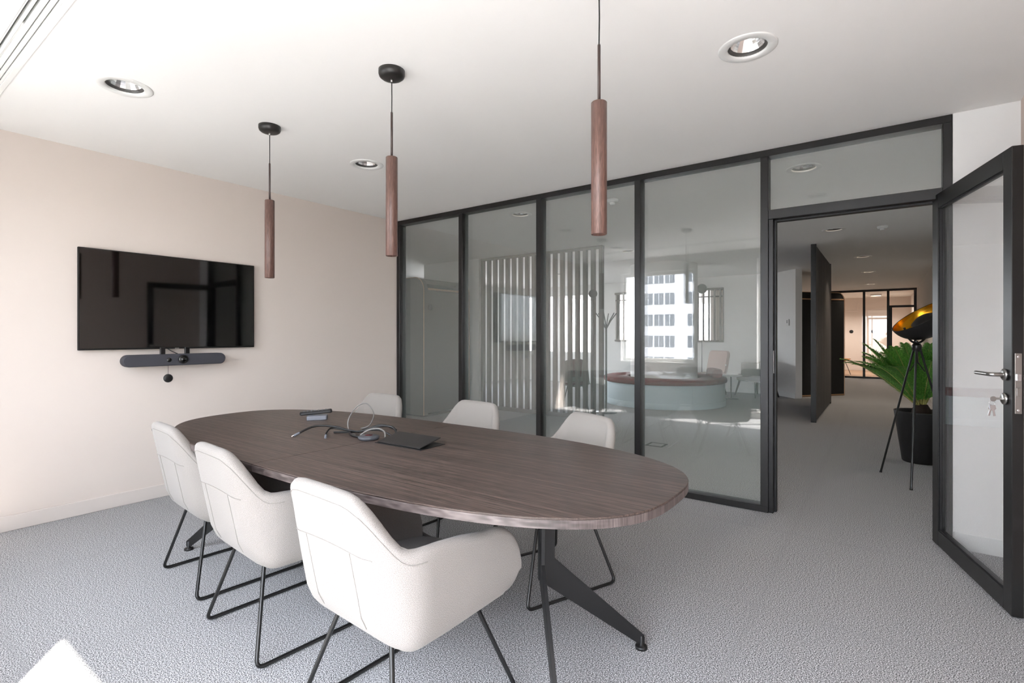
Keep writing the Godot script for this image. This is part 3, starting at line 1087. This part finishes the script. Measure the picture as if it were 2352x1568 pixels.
func build_hall_shell() -> void:
	var L := -8.5
	var Z := -11.9
	var a := struct("wall_hall_front", "wall of the hall beside the meeting room")
	slab(a, "wall_piece", Vector3(L, 0, PART_Z - 0.10), Vector3(WALL_X - 0.12, CEIL, PART_Z + 0.02), M.white_paint)
	var b := struct("wall_hall_left", "outer wall of the hall with an added wide window")
	wall_with_openings(b, "wall_piece", "z", Z - 0.2, PART_Z - 0.10, L - 0.2, L, CEIL, [[-10.07, -8.05, 0.75, 2.35]], M.white_paint)
	var c := struct("wall_hall_far", "outer wall of the hall behind the round bench")
	wall_with_openings(c, "wall_piece", "x", L, -1.95, Z - 0.2, Z, CEIL, [[-8.2, -6.1, 0.75, 2.35], [-5.45, -2.86, 1.09, 2.30]], M.white_paint)
	window_unit("window_4", -8.2, -6.1, 0.75, 2.35, Z - 0.1, 0.05, [-7.15], M.white_lacquer)  # added window behind the battens, put in to bring daylight into the hall
	var w := window_unit("window_5", -5.45, -2.86, 1.09, 2.30, Z - 0.1, 0.04, [], M.batten_brown)
	for i in 21:
		var x := -5.36 + i * 0.1205
		slab(w, "bar", Vector3(x, 1.13, Z + 0.005), Vector3(x + 0.035, 2.26, Z + 0.045), M.batten_brown, 0.002)
	slab(w, "bar_rail", Vector3(-5.45, 2.255, Z + 0.002), Vector3(-2.86, 2.30, Z + 0.05), M.batten_brown, 0.002)
	slab(w, "bar_rail", Vector3(-5.45, 1.09, Z + 0.002), Vector3(-2.86, 1.13, Z + 0.05), M.batten_brown, 0.002)
	slab(w, "bar_rail", Vector3(-5.45, 2.10, Z - 0.03), Vector3(-2.86, 2.125, Z + 0.004), M.batten_brown, 0.002)
	var lw := struct("window_6", "wide white framed window added to light the hall")  # invented opening in the left wall, added to brighten the hall
	for zz in [-10.07, -8.10]:
		slab(lw, "frame", Vector3(L - 0.13, 0.75, zz), Vector3(L - 0.07, 2.35, zz + 0.05), M.white_lacquer, 0.003)
	for yy in [0.75, 2.30]:
		slab(lw, "frame", Vector3(L - 0.13, yy, -10.02), Vector3(L - 0.07, yy + 0.05, -8.10), M.white_lacquer, 0.003)
	slab(lw, "pane", Vector3(L - 0.104, 0.80, -10.02), Vector3(L - 0.096, 2.30, -8.10), M.window_glass)
	# slanting end of the white wall, with its skirting
	var e := struct("wall_hall_slant", "slanting white end wall beside the black booth")
	var p0 := Vector3(-1.96, 0, -12.0)
	var p1 := Vector3(-1.40, 0, -11.38)
	var d := (p1 - p0).normalized()
	var bs := Basis(d, Vector3.UP, d.cross(Vector3.UP))
	var len_ := p0.distance_to(p1)
	part(e, "wall_piece", box_mesh(Vector3(len_, CEIL, 0.14), 0.002), M.white_paint, (p0 + p1) * 0.5 + Vector3(0, CEIL / 2, 0) - bs.z * 0.07, bs)
	part(e, "skirting", box_mesh(Vector3(len_, 0.098, 0.013), 0.002), M.white_lacquer, (p0 + p1) * 0.5 + Vector3(0, 0.049, 0) + bs.z * 0.0065, bs)
	var ic := thing("intercom", "small white wall intercom on the slanting white wall", "intercom", p0.lerp(p1, 0.74) + Vector3(0, 1.50, 0) + bs.z * 0.001, -atan2(d.z, d.x))
	box(ic, "case", Vector3(0, 0, 0.012), Vector3(0.075, 0.13, 0.022), M.white_plastic, 0.004)
	for yy in [0.03, 0.0]:
		box(ic, "button", Vector3(-0.008, yy, 0.0245), Vector3(0.02, 0.02, 0.004), M.dark_plastic, 0.001)
	# right side and far end
	var f := slab(self, "wall_hall_right", Vector3(0.735, 0, -21.9), Vector3(0.86, CEIL, PART_Z - 0.10), M.white_paint)
	meta_structure(f)
	var fb := slab(self, "baseboard_hall_right", Vector3(0.722, 0, -17.85), Vector3(0.735, 0.098, PART_Z - 0.10), M.white_lacquer, 0.003)
	meta_structure(fb)
	var cl := slab(self, "wall_corridor_left", Vector3(-3.2, 0, -21.9), Vector3(-3.08, CEIL, -12.1), M.peach_paint)
	meta_structure(cl)
	var back := slab(self, "wall_corridor_end", Vector3(-3.2, 0, -21.9), Vector3(0.86, CEIL, -21.75), M.peach_paint)
	meta_structure(back)
	var bf := slab(self, "baseboard_hall_far", Vector3(L, 0, Z), Vector3(-1.96, 0.098, Z + 0.013), M.white_lacquer, 0.003)
	meta_structure(bf)


func build_hall_left() -> void:
	# white wall end beside the batten screen
	var w := struct("wall_hall_middle", "short white wall beside the batten screen")
	slab(w, "wall_piece", Vector3(-6.90, 0, -6.84), Vector3(-5.575, CEIL, -6.70), M.white_paint)
	# batten screen
	var o := thing("batten_screen", "tall screen of brown vertical battens behind the glass partition", "screen", Vector3(-4.43, 0, -6.77))
	var n := 18
	for i in n:
		var x := -1.109 + i * 0.1305
		slab(o, "batten", Vector3(x - 0.03, 0.06, -0.03), Vector3(x + 0.03, CEIL - 0.04, 0.03), M.batten_brown, 0.003)
	slab(o, "rail", Vector3(-1.140, CEIL - 0.04, -0.035), Vector3(1.140, CEIL - 0.001, 0.035), M.batten_brown, 0.002)
	slab(o, "rail", Vector3(-1.140, 0.0, -0.035), Vector3(1.140, 0.06, 0.035), M.batten_brown, 0.002)
	# phone booth, its side towards the partition
	var b := thing("phone_booth", "grey felt phone booth with rounded corners behind the left glass panes", "booth", Vector3(-6.20, 0, -5.97))
	var prof := PackedVector2Array([Vector2(-0.58, 0.03), Vector2(0.58, 0.03)])
	for k in 9:
		var t := PI / 2 * k / 8.0
		prof.append(Vector2(0.58 - 0.20 + 0.20 * cos(t), 2.13 - 0.20 + 0.20 * sin(t)))
	prof.append(Vector2(-0.58, 2.13))
	for zz in [0.42, -0.52]:
		part(b, "side_panel", prism(prof, 0.10, 0.006), M.booth_grey, Vector3(0, 0, zz))
		var pts := []
		for k in range(1, prof.size()):
			pts.append(Vector3(prof[k].x + 0.003, prof[k].y + 0.003, zz + (0.10 if zz > 0 else 0.0)))
		part(b, "edge_piping", tube(pts, 0.006, 6), M.brass_trim)
	slab(b, "back_panel", Vector3(-0.58, 0.03, -0.42), Vector3(-0.50, 2.13, 0.42), M.booth_grey, 0.004)
	slab(b, "roof", Vector3(-0.50, 2.05, -0.42), Vector3(0.38, 2.128, 0.42), M.booth_grey, 0.004)
	slab(b, "plinth", Vector3(-0.55, 0.0, -0.50), Vector3(0.55, 0.03, 0.50), M.booth_black, 0.003)
	var dr := slab(b, "front_panel", Vector3(0.40, 0.03, -0.418), Vector3(0.45, 1.95, 0.418), M.booth_grey, 0.004)
	slab(b, "head_rail", Vector3(0.40, 1.955, -0.418), Vector3(0.46, 1.985, 0.418), M.brass_trim, 0.003)
	part(dr, "door_button", lathe([Vector2(0, 0.008), Vector2(0.045, 0.008), Vector2(0.05, 0.0)], 24), M.booth_black, Vector3(0.025, 0.70, 0.25), Basis(Vector3.FORWARD, PI / 2))
	# chair with a dark red seat by the batten screen
	shell_chair("wire_chair", "dark shell chair with a deep red seat beside the batten screen", Vector3(-4.02, 0, -7.25), 0.5, M.grey_cloth, M.dark_red)
	# coat stand
	var c := thing("coat_stand", "black coat stand with splayed hooks behind the third glass pane", "coat stand", Vector3(-3.62, 0, -7.55))
	part(c, "foot", lathe([Vector2(0, 0.022), Vector2(0.16, 0.016), Vector2(0.18, 0.008), Vector2(0.18, 0.0), Vector2(0, 0)], 32), M.rod_black)
	part(c, "pole", tube([Vector3(0, 0.02, 0), Vector3(0, 1.42, 0)], 0.016, 12), M.rod_black)
	for i in 6:
		var a := TAU * i / 6.0 + 0.3
		part(c, "hook", tube([Vector3(cos(a) * 0.012, 1.36, sin(a) * 0.012), Vector3(cos(a) * 0.07, 1.47, sin(a) * 0.07), Vector3(cos(a) * 0.17, 1.60, sin(a) * 0.17)], 0.009, 8), M.rod_black)
	# two disc lamps
	disc_lamp(Vector3(-3.37, 0, -6.60), "slender black floor lamp with a round disc head at the end of the batten screen", 1.84, 0.062)
	disc_lamp(Vector3(-3.28, 0, -11.70), "slender black floor lamp with a round disc head right of the column", 2.28, 0.11)


func disc_lamp(at: Vector3, label: String, high: float, r: float) -> void:
	var o := thing("disc_lamp", label, "floor lamp", at, 0.55, "disc floor lamps in the hall")
	part(o, "foot", lathe([Vector2(0, 0.015), Vector2(0.12, 0.012), Vector2(0.13, 0.0), Vector2(0, 0)], 28), M.rod_black)
	part(o, "pole", tube([Vector3(0, 0.01, 0), Vector3(0, high - r + 0.01, 0)], 0.007, 8), M.rod_black)
	part(o, "disc", lathe([Vector2(0, 0.02), Vector2(r * 0.9, 0.02), Vector2(r, 0.01), Vector2(r, -0.01), Vector2(r * 0.9, -0.02), Vector2(0, -0.02)], 32), M.canopy_black, Vector3(0, high, 0), Basis(Vector3.RIGHT, PI / 2))


func shell_chair(called: String, label: String, at: Vector3, turn: float, shell: Material, seat: Material) -> Node3D:
	var o := thing(called, label, "chair", at, turn)
	var rows := []
	for i in 15:
		var u := i / 14.0 * 2.0 - 1.0
		var row := []
		for k in 13:
			var v := k / 12.0
			# seat to back in one sweep
			var p: Vector3
			if v < 0.5:
				p = Vector3(u * 0.23, 0.45 + 0.05 * u * u, 0.22 - v * 2.0 * 0.40)
			else:
				var t := (v - 0.5) * 2.0
				p = Vector3(u * (0.23 - 0.03 * t), 0.45 + 0.05 * u * u * (1.0 - t) + t * 0.40 * (1.0 - 0.10 * u * u), -0.18 - 0.10 * t + 0.07 * u * u)
			row.append(p)
		rows.append(row)
	for i in 15:
		var under: Array = rows[i].duplicate()
		under.reverse()
		for p in under:
			var q: Vector3 = p
			rows[i].append(q + Vector3(0, -0.018, -0.012))
	part(o, "shell", grid(rows, true), shell)
	part(o, "seat", prism(rounded_rect(0.38, 0.36, 0.10), 0.03, 0.008), seat, Vector3(0, 0.462, 0.03), lying())
	part(o, "back_pad", prism(rounded_rect(0.34, 0.30, 0.09), 0.02, 0.006), seat, Vector3(0, 0.70, -0.245), Basis(Vector3.RIGHT, -0.22))
	for sx in [-1.0, 1.0]:
		for sz in [-1.0, 1.0]:
			part(o, "leg", tube([Vector3(sx * 0.12, 0.44, sz * 0.10), Vector3(sx * 0.22, 0.0, sz * 0.22)], 0.009, 8), M.rod_black)
	return o


func ring_sector(r0: float, r1: float, y0: float, y1: float, a0: float, a1: float, rnd: float, n := 24) -> ArrayMesh:
	var rows := []
	for i in n + 1:
		var t := lerpf(a0, a1, float(i) / n)
		var row := []
		var sec := [[r0, y0], [r1 - rnd, y0], [r1 - rnd * 0.3, y0 + rnd * 0.3], [r1, y0 + rnd], [r1, y1 - rnd], [r1 - rnd * 0.3, y1 - rnd * 0.3], [r1 - rnd, y1], [r0 + rnd, y1], [r0, y1 - rnd]]
		for s in sec:
			row.append(Vector3(s[0] * cos(t), s[1], s[0] * sin(t)))
		rows.append(row)
	var st := start()
	for i in rows.size() - 1:
		for k in rows[i].size():
			var k2: int = (k + 1) % rows[i].size()
			quad(st, rows[i][k], rows[i][k2], rows[i + 1][k2], rows[i + 1][k])
	for e in [0, n]:
		st.set_smooth_group(e + 5)
		for k in range(1, rows[e].size() - 1):
			tri(st, rows[e][0], rows[e][k], rows[e][k + 1])
	return done(st)


func build_bench() -> void:
	var at := Vector3(-3.324, 0, -9.37)
	var col := part(self, "trim_1", lathe([Vector2(0.60, 0.0), Vector2(0.60, CEIL)], 64), M.white_paint, at)
	meta_structure(col)
	col.set_meta("label", "thick round white column in the middle of the bench")
	var o := thing("round_bench", "round bench with pale blue base and dark red seat around a column", "bench", at)
	for i in 8:
		part(o, "base_panel", ring_sector(0.62, 1.065, 0.0, 0.40, TAU * i / 8.0 + 0.002, TAU * (i + 1) / 8.0 - 0.002, 0.004, 10), M.pale_blue)
	for i in 8:
		part(o, "kick_board", ring_sector(1.066, 1.075, 0.0, 0.10, TAU * i / 8.0 + 0.001, TAU * (i + 1) / 8.0 - 0.001, 0.002, 10), M.pale_blue)
	for i in 5:
		part(o, "seat_cushion", ring_sector(0.64, 1.10, 0.401, 0.49, TAU * i / 5.0 + 0.30, TAU * (i + 1) / 5.0 + 0.29, 0.03, 20), M.red_leather)
	# loose back cushions on the far side
	for a in [[4.1, 4.9, "dark red back cushion at the left of the round bench"], [5.5, 6.2, "dark red back cushion at the right of the round bench"]]:
		var c := thing("bench_cushion", a[2], "cushion", at + Vector3(0, 0.491, 0), 0.0, "back cushions of the round bench")
		part(c, "cushion_body", ring_sector(0.86, 1.02, 0.0, 0.14, a[0], a[1], 0.04, 12), M.red_leather)


func build_hall_seats() -> void:
	# grey armchair on dark wooden legs
	var o := thing("lounge_chair", "low grey upholstered lounge chair on dark wooden legs", "armchair", Vector3(-2.10, 0, -11.35), -2.2)
	part(o, "seat", prism(rounded_rect(0.62, 0.60, 0.14, 8), 0.13, 0.03), M.grey_cloth, Vector3(0, 0.31, 0), lying())
	part(o, "backrest", ring_sector(0.27, 0.35, 0.40, 0.70, PI * 0.98, PI * 2.02, 0.035, 24), M.grey_cloth, Vector3(0, 0, 0.02))
	part(o, "pillow", prism(rounded_rect(0.36, 0.26, 0.08, 6), 0.10, 0.03), M.olive_cloth, Vector3(0, 0.58, -0.26), Basis(Vector3.RIGHT, -0.2))
	for sx in [-1.0, 1.0]:
		for sz in [-1.0, 1.0]:
			part(o, "leg", tube([Vector3(sx * 0.22, 0.33, sz * 0.21), Vector3(sx * 0.29, 0.0, sz * 0.28)], 0.022, 10, false, 0.014), M.dark_wood)
	# pink chair and small white table
	var p := thing("pink_chair", "pale pink high backed lounge chair behind the round bench", "armchair", Vector3(-3.0, 0, -11.15), -0.5)
	part(p, "seat", prism(rounded_rect(0.58, 0.56, 0.10, 8), 0.12, 0.03), M.pink_cloth, Vector3(0, 0.33, 0), lying())
	part(p, "backrest", prism(rounded_rect(0.54, 0.50, 0.08, 8), 0.08, 0.025), M.pink_cloth, Vector3(0, 0.66, -0.33), Basis(Vector3.RIGHT, -0.22))
	for sx in [-1.0, 1.0]:
		for sz in [-1.0, 1.0]:
			part(p, "leg", tube([Vector3(sx * 0.20, 0.35, sz * 0.20), Vector3(sx * 0.25, 0.0, sz * 0.25)], 0.014, 8), M.dark_wood)
	var t := thing("side_table", "small round white side table beside the round bench", "table", Vector3(-2.42, 0, -10.62))
	part(t, "table_top", lathe([Vector2(0, 0.47), Vector2(0.20, 0.47), Vector2(0.21, 0.46), Vector2(0.20, 0.445), Vector2(0, 0.445)], 36), M.white_lacquer)
	part(t, "stem", tube([Vector3(0, 0.02, 0), Vector3(0, 0.445, 0)], 0.012, 10), M.rod_black)
	part(t, "foot", lathe([Vector2(0, 0.02), Vector2(0.14, 0.014), Vector2(0.15, 0.0), Vector2(0, 0)], 32), M.rod_black)
	var bt := thing("water_bottle", "small clear water bottle standing on the white side table", "bottle", Vector3(-2.50, 0.47, -10.55))
	part(bt, "bottle_body", lathe([Vector2(0, 0.0), Vector2(0.028, 0.0), Vector2(0.03, 0.01), Vector2(0.03, 0.12), Vector2(0.012, 0.165), Vector2(0.012, 0.185)], 20), M.window_glass)
	part(bt, "cap", lathe([Vector2(0.014, 0.180), Vector2(0.014, 0.20), Vector2(0, 0.20)], 16), M.white_plastic)
	# floor box in the carpet, its hatch outlined
	var f := thing("floor_box", "dark metal floor box edge let into the hall carpet", "floor box", Vector3(-2.09, 0.0, -5.665), 0.0)
	for q in [[-0.10, -0.10, 0.10, -0.075], [-0.10, 0.075, 0.10, 0.10], [-0.10, -0.075, -0.075, 0.075], [0.075, -0.075, 0.10, 0.075]]:
		slab(f, "frame_strip", Vector3(q[0], 0.0, q[1]), Vector3(q[2], 0.004, q[3]), M.gasket, 0.001)
	slab(f, "hatch", Vector3(-0.073, 0.0, -0.073), Vector3(0.073, 0.003, 0.073), M.carpet, 0.0005)


func build_corridor() -> void:
	# black panel of slats standing across the hall
	var o := thing("slat_panel", "tall black panel of vertical slats between carpet and ceiling", "screen", Vector3(-0.81, 0, -9.70), 0.0)
	slab(o, "core", Vector3(-0.018, 0.02, -1.24), Vector3(0.018, CEIL - 0.015, 1.24), M.frame_black, 0.002)
	slab(o, "edge_post", Vector3(-0.034, 0.0, 1.24), Vector3(0.034, CEIL - 0.003, 1.28), M.powder_black, 0.003)
	slab(o, "edge_post", Vector3(-0.034, 0.0, -1.28), Vector3(0.034, CEIL - 0.003, -1.24), M.powder_black, 0.003)
	for i in 28:
		var z := -1.20 + i * 0.0889
		for s in [-1.0, 1.0]:
			box(o, "slat", Vector3(s * 0.0245, CEIL * 0.5, z), Vector3(0.013, CEIL - 0.05, 0.046), M.slat_grey, 0.004)
	# black booth
	var p0 := Vector3(-1.42, 0, -11.66)
	var p1 := Vector3(-0.66, 0, -12.60)
	var d := (p1 - p0).normalized()
	var b := thing("phone_booth", "black phone booth with rounded corners behind the slatted panel", "booth", (p0 + p1) * 0.5, -atan2(d.z, d.x))
	var L := p0.distance_to(p1)
	part(b, "shell", prism(booth_front(L, 2.12, 0.16), 1.0, 0.01), M.booth_black, Vector3(0, 0, -1.0))
	slab(b, "front_panel", Vector3(-L * 0.5 + 0.06, 0.04, -0.005), Vector3(L * 0.5 - 0.06, 1.94, 0.012), M.booth_black, 0.003)
	slab(b, "head_rail", Vector3(-L * 0.5 + 0.03, 1.965, -0.004), Vector3(L * 0.5 - 0.03, 1.990, 0.014), M.brass_trim, 0.002)
	slab(b, "plinth_rail", Vector3(-L * 0.5 + 0.03, 0.012, -0.004), Vector3(L * 0.5 - 0.03, 0.034, 0.014), M.brass_trim, 0.002)
	var pts := []
	var bf := booth_front(L, 2.12, 0.16)
	for q in bf:
		pts.append(Vector3(q.x, q.y, 0.002))
	part(b, "edge_piping", tube(pts, 0.006, 6, true), M.brass_trim)
	# far glass wall
	var z := -17.9
	var w := struct("window_7", "black framed glass wall at the far end of the corridor")
	for x in [-2.95, -1.66, -1.06, -0.46, 0.10, 0.70]:
		slab(w, "post", Vector3(x - 0.03, 0.0, z - 0.04), Vector3(x + 0.03, CEIL - 0.05, z + 0.04), M.frame_black, 0.002)
	slab(w, "top_rail", Vector3(-3.07, CEIL - 0.06, z - 0.04), Vector3(0.733, CEIL - 0.002, z + 0.04), M.frame_black, 0.002)
	slab(w, "bottom_rail", Vector3(-3.07, 0.002, z - 0.039), Vector3(0.09, 0.05, z + 0.039), M.frame_black, 0.002)
	slab(w, "transom_rail", Vector3(0.13, 2.02, z - 0.035), Vector3(0.67, 2.08, z + 0.035), M.frame_black, 0.002)
	for i in 4:
		var xs := [-1.66, -1.06, -0.46, 0.10]
		var a: float = -2.95 if i == 0 else xs[i - 1]
		slab(w, "pane", Vector3(a + 0.03, 0.05, z - 0.005), Vector3(xs[i] - 0.03, CEIL - 0.06, z + 0.005), M.window_glass)
	slab(w, "pane", Vector3(0.13, 2.08, z - 0.005), Vector3(0.67, CEIL - 0.06, z + 0.005), M.window_glass)
	slab(w, "frame_strip", Vector3(0.13, 0.0, z - 0.03), Vector3(0.19, 2.02, z + 0.03), M.frame_black, 0.002)
	# the warm room behind it
	var rug := slab(self, "floor_far_room", Vector3(-3.07, 0.0, -21.74), Vector3(0.734, 0.006, -18.0), M.ochre_floor)
	meta_structure(rug)
	for i in 2:
		var q := thing("wall_button", ["dark round wall button in the far warm room, left one", "dark round wall button in the far warm room, right one"][i], "wall button", Vector3([-0.93, -0.30][i], 1.37, -21.74), 0.0, "wall buttons in the far room")
		part(q, "knob", lathe([Vector2(0, 0.02), Vector2(0.05, 0.02), Vector2(0.06, 0.0)], 20), M.dark_plastic, Vector3.ZERO, Basis(Vector3.RIGHT, PI / 2))
	for x in [-1.5, -0.2]:
		var l := thing("ceiling_spot", "glowing ceiling lamp in the far warm room, %s one" % ("left" if x < -1 else "right"), "ceiling lamp", Vector3(x, CEIL, -20.0), 0.0, "ceiling lamps of the far room")
		part(l, "housing", lathe([Vector2(0, 0), Vector2(0.15, 0), Vector2(0.15, -0.05), Vector2(0.13, -0.055)], 32), M.white_plastic)
		part(l, "lamp_disc", lathe([Vector2(0.13, -0.052), Vector2(0, -0.052)], 32), M.lamp_glow)
		var om := SpotLight3D.new()
		om.name = "ceiling_spot_beam"
		om.light_color = Color(1.0, 0.96, 0.92)
		om.light_energy = 0.7
		om.light_size = 0.13
		om.spot_angle = 80.0
		om.spot_angle_attenuation = 0.6
		om.spot_range = 12.0
		om.shadow_enabled = true
		om.rotation.x = -PI / 2
		om.position.y = -0.06
		l.add_child(om)
	shell_chair("orange_chair", "orange shell chair behind the far glass wall", Vector3(-1.15, 0.006, -19.2), 0.9, M.orange_cloth, M.orange_cloth)


func booth_front(w: float, h: float, r: float) -> PackedVector2Array:
	var p := PackedVector2Array([Vector2(-w / 2, 0.0), Vector2(w / 2, 0.0)])
	for k in 9:
		var t := PI / 2 * k / 8.0
		p.append(Vector2(w / 2 - r + r * cos(t), h - r + r * sin(t)))
	for k in 9:
		var t := PI / 2 + PI / 2 * k / 8.0
		p.append(Vector2(-w / 2 + r + r * cos(t), h - r + r * sin(t)))
	return p


func build_floor_lamp() -> void:
	var o := thing("floor_lamp", "black tripod floor lamp with a gold lined dome shade", "floor lamp", Vector3(0.227, 0, -5.54))
	var hub := Vector3(0, 1.15, 0)
	for f in [Vector3(-0.249, 0, -0.20), Vector3(-0.048, 0, 0.316), Vector3(0.298, 0, -0.116)]:
		var dir: Vector3 = (f - hub).normalized()
		part(o, "leg", tube([hub + Vector3(f.x, 0, f.z).normalized() * 0.02, f + Vector3(0, 0.006, 0)], 0.0085, 10), M.rod_black)
		part(o, "foot", lathe([Vector2(0, 0.014), Vector2(0.010, 0.012), Vector2(0.011, 0.0), Vector2(0, 0)], 14), M.gasket, f)
		part(o, "brace", tube([hub + dir * 0.22, hub + Vector3(0, -0.12, 0)], 0.004, 6), M.rod_black)
	part(o, "hub", lathe([Vector2(0, 1.18), Vector2(0.028, 1.175), Vector2(0.034, 1.16), Vector2(0.034, 1.125), Vector2(0.02, 1.11), Vector2(0, 1.11)], 24), M.rod_black)
	part(o, "stem", tube([Vector3(0, 1.02, 0), Vector3(0, 1.20, 0)], 0.010, 10), M.rod_black)
	var cam_right := Vector3(0.808, 0, -0.589)
	var cam_near := Vector3(0.589, 0, 0.808)
	var up := (Vector3.UP * 0.80 + cam_near * -0.10 - cam_right * 0.56).normalized()
	var side := up.cross(cam_near).normalized()
	var c := Vector3(0.030, 1.412, -0.015)
	var b := Basis(side, up, side.cross(up))
	var R := 0.232
	var prof := []
	for k in 13:
		var t := PI / 2 * k / 12.0
		prof.append(Vector2(R * sin(t), -R * 0.82 * cos(t)))
	part(o, "shade", lathe(prof, 48), M.powder_black, c, b)
	var inner := []
	for k in 13:
		var t := PI / 2 * (1.0 - k / 12.0)
		inner.append(Vector2((R - 0.006) * sin(t), -(R * 0.82 - 0.006) * cos(t)))
	part(o, "shade_lining", lathe(inner, 48), M.gold, c, b)
	part(o, "shade_rim", lathe([Vector2(R, 0), Vector2(R + 0.002, 0.002), Vector2(R - 0.003, 0.004), Vector2(R - 0.006, 0)], 48), M.powder_black, c, b)
	part(o, "bulb_shield", lathe([Vector2(0, 0.0), Vector2(0.05, -0.008), Vector2(0.10, -0.035), Vector2(0.104, -0.042), Vector2(0, -0.04)], 36), M.powder_black, c, b)
	part(o, "bulb_stem", tube([c + up * -0.155, c + up * -0.03], 0.015, 10), M.rod_black)
	var yoke := []
	for k in 17:
		var t := PI * k / 16.0
		yoke.append(Vector3(0, 1.395, 0) + cam_right * (0.115 * cos(t)) + Vector3(0, -0.215 * sin(t), 0))
	part(o, "yoke", tube(yoke.slice(2, 15), 0.009, 8), M.rod_black)


func frond_mesh(reach: float, rise: float, droop: float, az: float, kink: float) -> Array:
	var d := Vector3(cos(az), 0, sin(az))
	var side := Vector3(-sin(az), 0, cos(az))
	var pts := []
	for i in 25:
		var t := i / 24.0
		pts.append(d * (0.02 + reach * t) + Vector3(0, rise * (t * (1.0 + droop) - droop * t * t * t), 0) + side * kink * t * t)
	var st := start(false)
	for i in range(3, 25):
		for half in 4:
			var t := (i + half / 4.0) / 24.0
			if t > 1.0:
				continue
			var p: Vector3 = pts[i].lerp(pts[mini(i + 1, 24)], half / 4.0)
			var f: Vector3 = (pts[mini(i + 1, 24)] - pts[i - 1]).normalized()
			var w := f.cross(Vector3.UP).normalized()
			var n := w.cross(f).normalized()
			var ln := 0.145 * pow(sin(PI * clampf(0.12 + 0.80 * t, 0, 1)), 0.6) * (1.0 - 0.15 * t)
			for s in [-1.0, 1.0]:
				var out: Vector3 = (w * s * 0.90 + f * (0.35 + 0.30 * t) + n * (0.20 + rng.randf_range(-0.10, 0.10))).normalized()
				var tip := p + out * ln * rng.randf_range(0.88, 1.06) + Vector3(0, -0.012, 0)
				var midp := p + out * ln * 0.45
				var bw := f * 0.0048
				var lift := n * 0.0012
				quad(st, p - bw, midp - bw * 1.1 + lift, midp + bw * 1.1 + lift, p + bw)
				tri(st, midp - bw * 1.1 + lift, tip, midp + bw * 1.1 + lift)
	return [done(st), tube(pts, 0.0065, 6, false, 0.0015)]


func build_plant() -> void:
	var at := Vector3(0.30, 0, -6.45)
	var o := thing("plant_pot", "tall tapered black plant pot beside the tripod lamp", "plant pot", at)
	part(o, "pot_wall", lathe([Vector2(0, 0.0), Vector2(0.148, 0.0), Vector2(0.155, 0.008), Vector2(0.220, 0.490), Vector2(0.222, 0.50), Vector2(0.205, 0.50), Vector2(0.198, 0.46)], 48), M.pot_black)
	part(o, "soil", lathe([Vector2(0.200, 0.462), Vector2(0.1, 0.47), Vector2(0, 0.475)], 32), M.soil)
	var p := thing("cycad", "green sago palm with long feathery fronds in the black pot", "plant", at + Vector3(0, 0.475, 0))
	part(p, "trunk", lathe([Vector2(0, 0.10), Vector2(0.05, 0.09), Vector2(0.075, 0.04), Vector2(0.08, -0.02), Vector2(0, -0.02)], 20), M.soil)
	# fronds: azimuth is measured from +x towards +z
	var left := PI - 0.63
	var spec := []
	for k in 22:
		var az := TAU * k * 0.381966 + 0.4
		var lowness := (k % 5) / 4.0
		spec.append([0.34 + 0.26 * lowness, 0.62 - 0.20 * lowness, 0.15 + 0.35 * lowness, az])
	spec.append([0.58, 0.42, 0.25, left + 0.10])
	spec.append([0.58, 0.50, 0.25, left - 0.15])
	spec.append([0.46, 0.62, 0.15, left + 0.30])
	spec.append([0.64, 0.46, 0.35, left + 0.45])
	spec.append([0.50, 0.60, 0.20, left - 0.45])
	spec.append([0.36, 0.66, 0.15, left + 0.75])
	spec.append([0.56, 0.42, 0.30, left - 0.30])
	for s in spec:
		if cos(s[3]) > -0.1:
			s[0] *= 0.62 - 0.12 * cos(s[3])
		var fm := frond_mesh(s[0], s[1], s[2], s[3], rng.randf_range(-0.05, 0.05))
		var fr := part(p, "frond", fm[0], M.frond_green, Vector3(0, 0.06, 0))
		part(fr, "stalk", fm[1], M.stalk)


# ---------------------------------------------------------------- outside the windows

func build_outside() -> void:
	var g := slab(self, "ground", Vector3(-140, -13.0, -140), Vector3(140, -12.0, 160), M.street)
	meta_structure(g)
	var o := thing("office_building", "white office building with rows of windows mirrored in the glass partition", "building", Vector3(-16.5, -12.0, 62.0), 0.0)
	slab(o, "facade", Vector3(-12.0, 0.0, 0.0), Vector3(14.0, 26.0, 12.0), M.facade_white, 0.05)
	for row in 8:
		for k in 16:
			if k % 4 == 3:
				continue
			var x := -11.2 + k * 1.55
			var y := 11.55 + (row - 4) * 2.97
			if y < 0.0:
				continue
			var w := slab(o, "window", Vector3(x, y, -0.06), Vector3(x + 1.30, y + 1.60, 0.10), M.facade_pane, 0.02)
			slab(w, "mullion", Vector3(-0.03, -0.775, -0.10), Vector3(0.03, 0.775, -0.02), M.facade_white, 0.005)
	slab(o, "parapet", Vector3(-12.2, 26.0, -0.2), Vector3(14.2, 26.6, 0.3), M.facade_white, 0.03)
